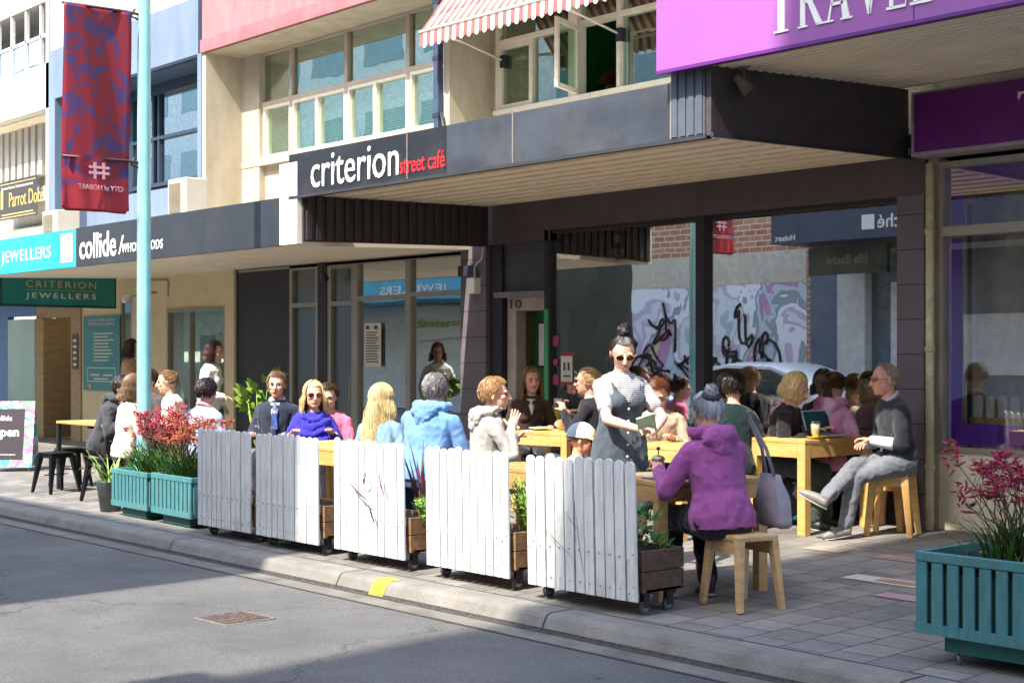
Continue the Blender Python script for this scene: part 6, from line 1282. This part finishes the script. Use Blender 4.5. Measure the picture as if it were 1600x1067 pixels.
mw = Matrix.Translation(Wt.location) @ Matrix.Rotation(R(-112), 4, 'Z'); pad.matrix_world = mw @ Matrix.Translation((-.03, .41, 1.08)) @ Matrix.Rotation(R(-35), 4, 'X') @ Matrix.Rotation(R(22), 4, 'Y')
bobj('pages', [(-.065, .065, -.006, .006, -.08, .08)], mat('pad_green', '#a9c9a4', .6, .05, 5), pad); bobj('cover', [(-.067, .067, .006, .01, -.082, .082)], mat('pad_cover', '#94b8a0', .6), pad)
# stripes on the sleeves (real bands)
# man with glasses
def m27(t, J):
    H = J['H']; bm = BM(); P = J['P']; c, ax, ay = J['sp'](.02); loft(bm, [[c + V((0, 0, dz)) + ax * math.cos(a) * (.198 - abs(dz)) + ay * math.sin(a) * (.145) for a in [2 * math.pi * k_ / 24 for k_ in range(24)]] for dz in (-.06, -.02, .02)], cap=False); obj('shirt_hem', bm, fab('#c9cbd2'), t, smooth=80)
    for k_ in 'lr':
        bm = BM(); tube(bm, [J['elb'][k_].lerp(J['wr'][k_], .35), J['wr'][k_]], [.052, .042], 12, round_=True); obj('shirt_cuff', bm, fab('#bfc9c8'), t, smooth=80)
person('older man with glasses in a dark jumper and grey trousers, legs crossed', (-7.1, 10.42, gz(10.4)), R(148), seat=.54, lean=9, hy=0, hp=-3, hl=(-.05, .26, .16, -.6, -.7, -.3), hr=(.0, .3, .13, .6, -.5, -.6), fl=(-.06, .5, .09), fr=(-.2, .72, .34, .1, .1, 1), top='#34373c', sleeve='mid', bottom='#6a6d74', shoes='#77726e', hair=('bald', '#a39080', '#6f6058'), glasses=('clear', '#1c1c1e'), collar='#b9b3c4', vx=.009, skin='#cf9880', extra=m27, hem=-.06, s=.985)
person('blonde woman in a black cardigan looking down at the laptop on the sunlit pine table', at(1210, 10.2), R(-62), seat=.47, lean=14, hy=-12, hp=-20, hl=(-.1, .38, .26), hr=(.2, .34, .26), fem=True, top='#201c22', bottom='#39423f', hair=('mid', '#e6d29a', '#b08c4e', .1), open_front=('#2f6f78', .28), vx=.009, skin='#d8a48a', hem=-.12)
person('woman with a brown ponytail in a pink top behind the laptop', at(1288, 10.55), R(10), seat=.46, lean=14, hy=10, hp=-12, fem=True, top='#c9588e', top2='#b9a3b8', bottom='#2a2a30', hair=('pony', '#5b3c26', '#2d1c12'), hood=True)
person('person in a dark green jumper with dark hair, back turned, behind the purple hoodie', at(1143, 9.75), R(30), seat=.47, lean=8, hy=20, top='#0d2224', bottom='#26262c', hair=('short', *DK), fem=True)
person('woman with auburn hair half hidden behind the grey bun', at(1120, 10.2), R(-30), seat=.46, lean=8, top='#3a2a2c', bottom='#26262c', hair=('mid', '#4c2a1c', '#22120c', .12), fem=True)
person('man in a suit seen through the glass to the left of the blonde woman', at(1186, 11.85)[:2] + (.22,), R(-60), seat=.5, lean=4, top='#2a3044', collar='#c9b9cc', bottom='#22242c', hair=('short', '#3d2c22', '#1f1612'))
person('man with glasses sitting inside the cafe behind the glass', at(1041, 12.1)[:2] + (.22,), R(215), seat=.5, lean=4, top='#4b453c', bottom='#22242c', hair=('short', '#3d2a1e', '#1f1612'), glasses=('clear', '#1c1c1e'))
person('dark haired woman in dark green sitting inside the cafe behind the glass', at(1073, 12.0)[:2] + (.22,), R(30), seat=.52, lean=4, fem=True, top='#1c3a30', bottom='#22242c', hair=('bob', *DK))
person('person in a beige jumper and sunglasses bending over the pine table', at(1034, 9.72), R(215), seat=.44, lean=16, hp=-28, hl=(-.16, .34, .24), hr=(.14, .34, .24), top='#b5a08e', top2='#a08c7a', bottom='#2a2a30', hair=('short', '#6a3e24', '#3a2012'), glasses=('sun', '#2a1a14'), skin='#d8a88e', vx=.01)
person('blonde woman with tied hair in a black jacket and sunglasses, in profile facing left', at(933, 9.85), R(118), seat=.49, lean=6, hy=0, hp=0, hl=(-.1, .3, .38), hr=(.1, .3, .34), fem=True, top='#25222c', bottom='#4a4d52', hair=('bun', '#c9a878', '#8a6a44', (0, -.1, .04)), glasses=('sun', '#1c1a1c'), skin='#d8a08a')
person('woman with long light brown hair in a brown jacket facing the camera', at(829, 10.25), R(232), seat=.46, lean=4, hy=12, fem=True, hl=(-.2, .3, .2), hr=(.2, .3, .2), top='#3f2f26', bottom='#2a2a30', hair=('long', '#8a6640', '#5c4028', .2), open_front=('#c9bdb8', .34), skin='#d39c88', vx=.01)
def cup_hand(t, J): pass
person('person with short blonde brown hair in a grey hooded coat, one hand raised', at(755, 7.75), R(-28), seat=.47, lean=6, hy=-18, hl=(-.1, .3, .3), hr=(.16, .2, .40, .6, -.3, -1), top='#a3a09c', top2='#918d88', hood=True, bottom='#4a4d55', hair=('short', '#b08c5c', '#6f4a2c'), glasses=('clear', '#3a2c28'), handspec={'r': ((-.1, .3, .9), (-.8, .3, .2), 12)}, vx=.009, skin='#e0a890', build=1.03, hem=-.13)
person('man with curly grey hair in a sky blue hoodie, back turned', at(662, 7.4), R(22), seat=.52, lean=10, side=3, hy=24, hp=-4, hl=(-.12, .34, .44, -.6, -.6, -.6), hr=(.2, .36, .2), top='#6f95c2', top2='#5c84b4', hood=True, bottom='#2a3f66', hair=('short', '#8f8a88', '#4f4c4e'), build=1.18, vx=.009, handspec={'l': ((.1, .2, 1), (.6, .5, 0), 30)})
person('woman with very long blonde hair in a pale denim jacket, back turned', at(590, 7.42), R(25), seat=.42, lean=8, side=-2, hy=-20, hp=4, hl=(-.2, .34, .2), hr=(.2, .34, .2), fem=True, top='#7fa0ba', top2='#6889a6', bottom='#2a3f66', hair=('long', '#dfcf9f', '#a88c58', .42), vx=.009)
def scarf(t, J):
    bm = BM(); c, ax, ay = J['sp'](.46); ax.normalize(); ay.normalize()
    for i, (r_, dz, tk) in enumerate(((.1, .05, .032), (.125, .0, .036), (.15, -.05, .036), (.16, -.1, .03))):
        tube(bm, [c + ax * r_ * 1.15 * math.cos(a) + ay * (r_ * math.sin(a) * (1.0 if math.sin(a) > 0 else .75) + .01) + V((0, 0, dz - (.05 + .02 * i) * max(0, math.sin(a)) + .012 * math.sin(a * 3 + i))) for a in [2 * math.pi * k_ / 20 for k_ in range(21)]], [tk + .005 * math.sin(k_ * 1.7 + i) for k_ in range(21)], 8)
    obj('scarf', remesh(bm, .009, 2, .012, (14, 14, 14), 5), fab('#3a35b0', '#2c2890'), t)
person('woman with long blonde hair, red sunglasses and a blue scarf', at(489, 7.95), R(238), seat=.4, lean=6, hy=8, hl=(-.18, .28, .3), hr=(.2, .3, .3), fem=True, top='#3a35a8', top2='#2c2890', bottom='#26262c', hair=('long', '#d8c290', '#a3804e', .2), glasses=('sun', '#a03428'), skin='#dba890', extra=scarf, vx=.01)
person('person in a pink top hidden behind the woman with the blue scarf', at(524, 8.5), R(205), seat=.36, lean=10, hy=20, hp=-10, top='#d0708e', top2='#c05f80', bottom='#26262c', hair=('short', '#4a3628', '#2a1c14'))
def tie(t, J):
    bm = BM(); rows = []
    for k_ in range(6):
        c, ax, ay = J['sp'](.5 - k_ * .055); w_ = (.014, .02, .024, .028, .032, .034)[k_]; rows.append([bm.verts.new(c + ax.normalized() * x + ay.normalized() * (.152 if k_ > 1 else .115 + k_ * .02)) for x in (-w_, w_)])
    for a_, b2_ in zip(rows, rows[1:]): bm.faces.new((a_[0], a_[1], b2_[1], b2_[0]))
    o = obj('tie', bm, mat('tie_blue', '#4a64a8', .5, .3, 30), t); o.modifiers.new('s', 'SOLIDIFY').thickness = .006
person('man in a dark blue suit and blue tie with short brown hair facing the camera', at(434, 8.3), R(225), seat=.46, lean=2, hy=4, hl=(-.2, .3, .18), hr=(.2, .3, .18), top='#2c3346', top2='#232a3a', bottom='#232a3a', hair=('short', '#7a5c44', '#4a3628'), open_front=('#c9c0d8', .22), collar='#d0c8de', skin='#d9a48c', extra=tie, vx=.01)
# left group
person('man with dark hair in a charcoal hooded jacket leaning over the high table', at(160, 7.4), R(-52), seat=.48, lean=20, hy=-8, hp=-6, hl=(-.15, .4, .28), hr=(.2, .38, .28), top='#3f4147', top2='#34363c', hood=True, bottom='#26262c', hair=('short', '#3a2c26', '#1c1410'), build=1.08, vx=.011, hem=-.13, fl=(-.15, .2, .1), fr=(.15, .1, .12), skin='#d39c84')
person('person with mid brown hair in a cream top, back turned, left of the lamp pole', at(196, 7.25), R(-12), seat=.46, lean=6, hy=-15, fem=True, top='#e0d2be', top2='#d3c2ac', bottom='#26262c', hair=('mid', '#8a6c50', '#5b4432', .14))
person('man with glasses smiling just right of the lamp pole', at(246, 8.4), R(180), seat=.47, lean=8, hy=10, hp=-4, top='#4a4246', bottom='#26262c', hair=('short', '#4a3628', '#2a1c14'), glasses=('clear', '#2a2022'), skin='#dba890')
person('person with curly light brown hair in a cream top facing left', at(281, 8.25), R(150), seat=.48, lean=10, hy=0, hp=-6, fem=True, top='#ead8c4', top2='#e0cbb4', bottom='#26262c', hair=('bun', '#a07c50', '#5c4028', (0, -.09, .06)), skin='#e0b098')
person('person with dark hair in a light blue shirt, back turned, above the first screen', at(312, 7.5), R(12), seat=.42, lean=6, hy=14, top='#a9bbdc', top2='#98abd0', bottom='#26262c', hair=('short', '#3a2c34', '#1c1418'), build=1.08, collar='#d9a0a8')
person('woman with shoulder length dark brown hair in a white top walking past the jewellers window', at(326, 9.2), R(-48), seat=None, lean=4, hy=-4, hp=-8, hl=(-.2, .12, -.02), hr=(.2, .26, .1), fl=(-.1, .26, .08), fr=(.1, -.22, .12), fem=True, s=.97, top='#e6e2e2', top2='#d6d2d6', bottom='#3a4250', shoes='#2a2628', hair=('mid', '#4a3028', '#22140f', .13), skin='#cf9c84')
person('woman in a tan top half hidden behind the lamp pole by the teal poster', at(202, 10.2), R(-40), seat=None, lean=2, fem=True, s=.99, top='#c9a486', top2='#b89274', bottom='#50545c', hair=('mid', '#5c4030', '#2c1c14', .14), sleeve='short')
person('person with auburn hair in a blue shirt sitting inside the open upper window', (XY(948, 11.9), 11.9, 3.52), R(30), seat=.47, lean=10, top='#3a6a9c', bottom='#26262c', hair=('mid', '#9c5a30', '#5c3018', .06), fem=True)
# child in a cap
def cap(t, J):
    H, Rh, hs = J['H'], J['Rh'], J['hs']; bm = BM(); rows = []
    for j in range(9):
        th = R(92) * j / 8; rows.append([H(.1 * math.sin(th) * math.sin(a), .122 * math.sin(th) * math.cos(a) - .012, .03 + .118 * math.cos(th)) for a in [2 * math.pi * k_ / 24 for k_ in range(24)]])
    for j in range(1, 9):
        for k_ in range(24):
            if j == 1: f = bm.faces.new([bm.verts.new(p) for p in (rows[0][0], rows[1][k_], rows[1][(k_ + 1) % 24])])
            else: f = bm.faces.new([bm.verts.new(p) for p in (rows[j - 1][k_], rows[j][k_], rows[j][(k_ + 1) % 24], rows[j - 1][(k_ + 1) % 24])])
            f.material_index = 0 if k_ < 7 or k_ > 16 else 1; f.smooth = True
    bmesh.ops.remove_doubles(bm, verts=bm.verts, dist=.0008)
    o = obj('cap', bm, [fab('#efe9dc'), fab('#4a5664')], t)
    bm = BM(); top_ = []; 
    for a in [R(-62) + R(124) * k_ / 12 for k_ in range(13)]: top_.append((H(.095 * math.sin(a), .116 * math.cos(a) - .012, .028), H(.085 * math.sin(a) * 1.05, .116 * math.cos(a) * 1 + .105 * max(0, math.cos(a)) , .012)))
    vv = [(bm.verts.new(a_), bm.verts.new(b_)) for a_, b_ in top_]
    for p, q in zip(vv, vv[1:]): bm.faces.new((p[0], p[1], q[1], q[0])).smooth = True
    bo = obj('cap_brim', bm, fab('#e8b45c'), o); bo.modifiers.new('s', 'SOLIDIFY').thickness = .005
    bm = BM(); ell(bm, H(.035, .098, .075), (.018, .004, .022), Rh); obj('cap_badge', bm, mat('badge_yellow', '#d9b83c', .6), o)
person('child in a white and navy cap with an orange brim behind the nearest screen', at(884, 7.35), R(-50), seat=.33, lean=10, s=.8, hp=-4, top='#8f9499', bottom='#3a3d45', hair=('bald', '#4a3022', '#2a1a12'), extra=cap, skin='#d39072')
# tote bag hanging at the purple hoodie's side
t = thing('tote_bag', 'grey canvas tote bag hanging at the right side of the purple hoodie', 'bag', (-6.04, 7.46, .5), R(-20)); t.scale = (.85, .85, .9)
bm = BM(); loft(bm, [[V((sx * w_ + dx, sy * d_, z)) for sx, sy in ((-1, -1), (0, -1.15), (1, -1), (1, 1), (0, 1.15), (-1, 1))] for z, w_, d_, dx in ((0, .15, .03, .04), (.02, .165, .045, .04), (.14, .165, .05, .02), (.28, .14, .04, -.01), (.36, .12, .02, -.03), (.37, .115, .018, -.03))]); 
bmesh.ops.subdivide_edges(bm, edges=bm.edges[:], cuts=2, use_grid_fill=True, smooth=.4); b2 = bm
for v in b2.verts: v.co += V((noise.noise(v.co * 9), noise.noise(v.co * 8 + V((3, 0, 0))), 0)) * .018
obj('bag_body', b2, fab('#8d8890', '#7b7680'), t, smooth=70)
bm = BM(); tube(bm, [(.06, -.02, .36), (-.02, -.04, .55), (-.14, -.12, .78), (-.12, -.14, .82)], .008, 6, flat=2); tube(bm, [(-.12, .02, .36), (-.12, -.02, .55), (-.17, -.1, .76)], .008, 6, flat=2); obj('strap', bm, fab('#6f6a72'), t)
# patterned bag on the ground under the sunlit table
t = thing('shoulder_bag', 'black bag with turquoise leaf print on the ground under the sunlit pine table', 'bag', at(1226, 10.35), R(30))
pm = mat('leaf_print', '#1c1c26', .7, 0, 1); N = pm.node_tree.nodes; L = pm.node_tree.links; vo = N.new('ShaderNodeTexVoronoi'); vo.inputs['Scale'].default_value = 7; tc = N.new('ShaderNodeTexCoord'); mp_ = N.new('ShaderNodeMapping'); mp_.inputs['Scale'].default_value = (1, 1, 1.6); mp_.inputs['Rotation'].default_value = (.6, .5, 0); L.new(tc.outputs['Object'], mp_.inputs[0]); L.new(mp_.outputs[0], vo.inputs[0]); rp = N.new('ShaderNodeValToRGB'); rp.color_ramp.interpolation = 'CONSTANT'; rp.color_ramp.elements[0].color = (*lin('#2fb3b8'), 1); rp.color_ramp.elements[1].position = .42; rp.color_ramp.elements[1].color = (*lin('#191a22'), 1)
L.new(vo.outputs['Distance'], rp.inputs[0]); L.new(rp.outputs[0], N['Principled BSDF'].inputs['Base Color'])
bm = BM(); ell(bm, (0, 0, .26), (.24, .12, .26), u=20, v=14); b2 = remesh(bm, .015, 2, .02, (5, 5, 5), 3); obj('bag_body', b2, pm, t); bm = BM(); ell(bm, (.2, -.08, .3), (.12, .08, .11)); obj('front_pocket', remesh(bm, .012, 2, .01), mat('pocket_pink', '#b98476', .7), t)
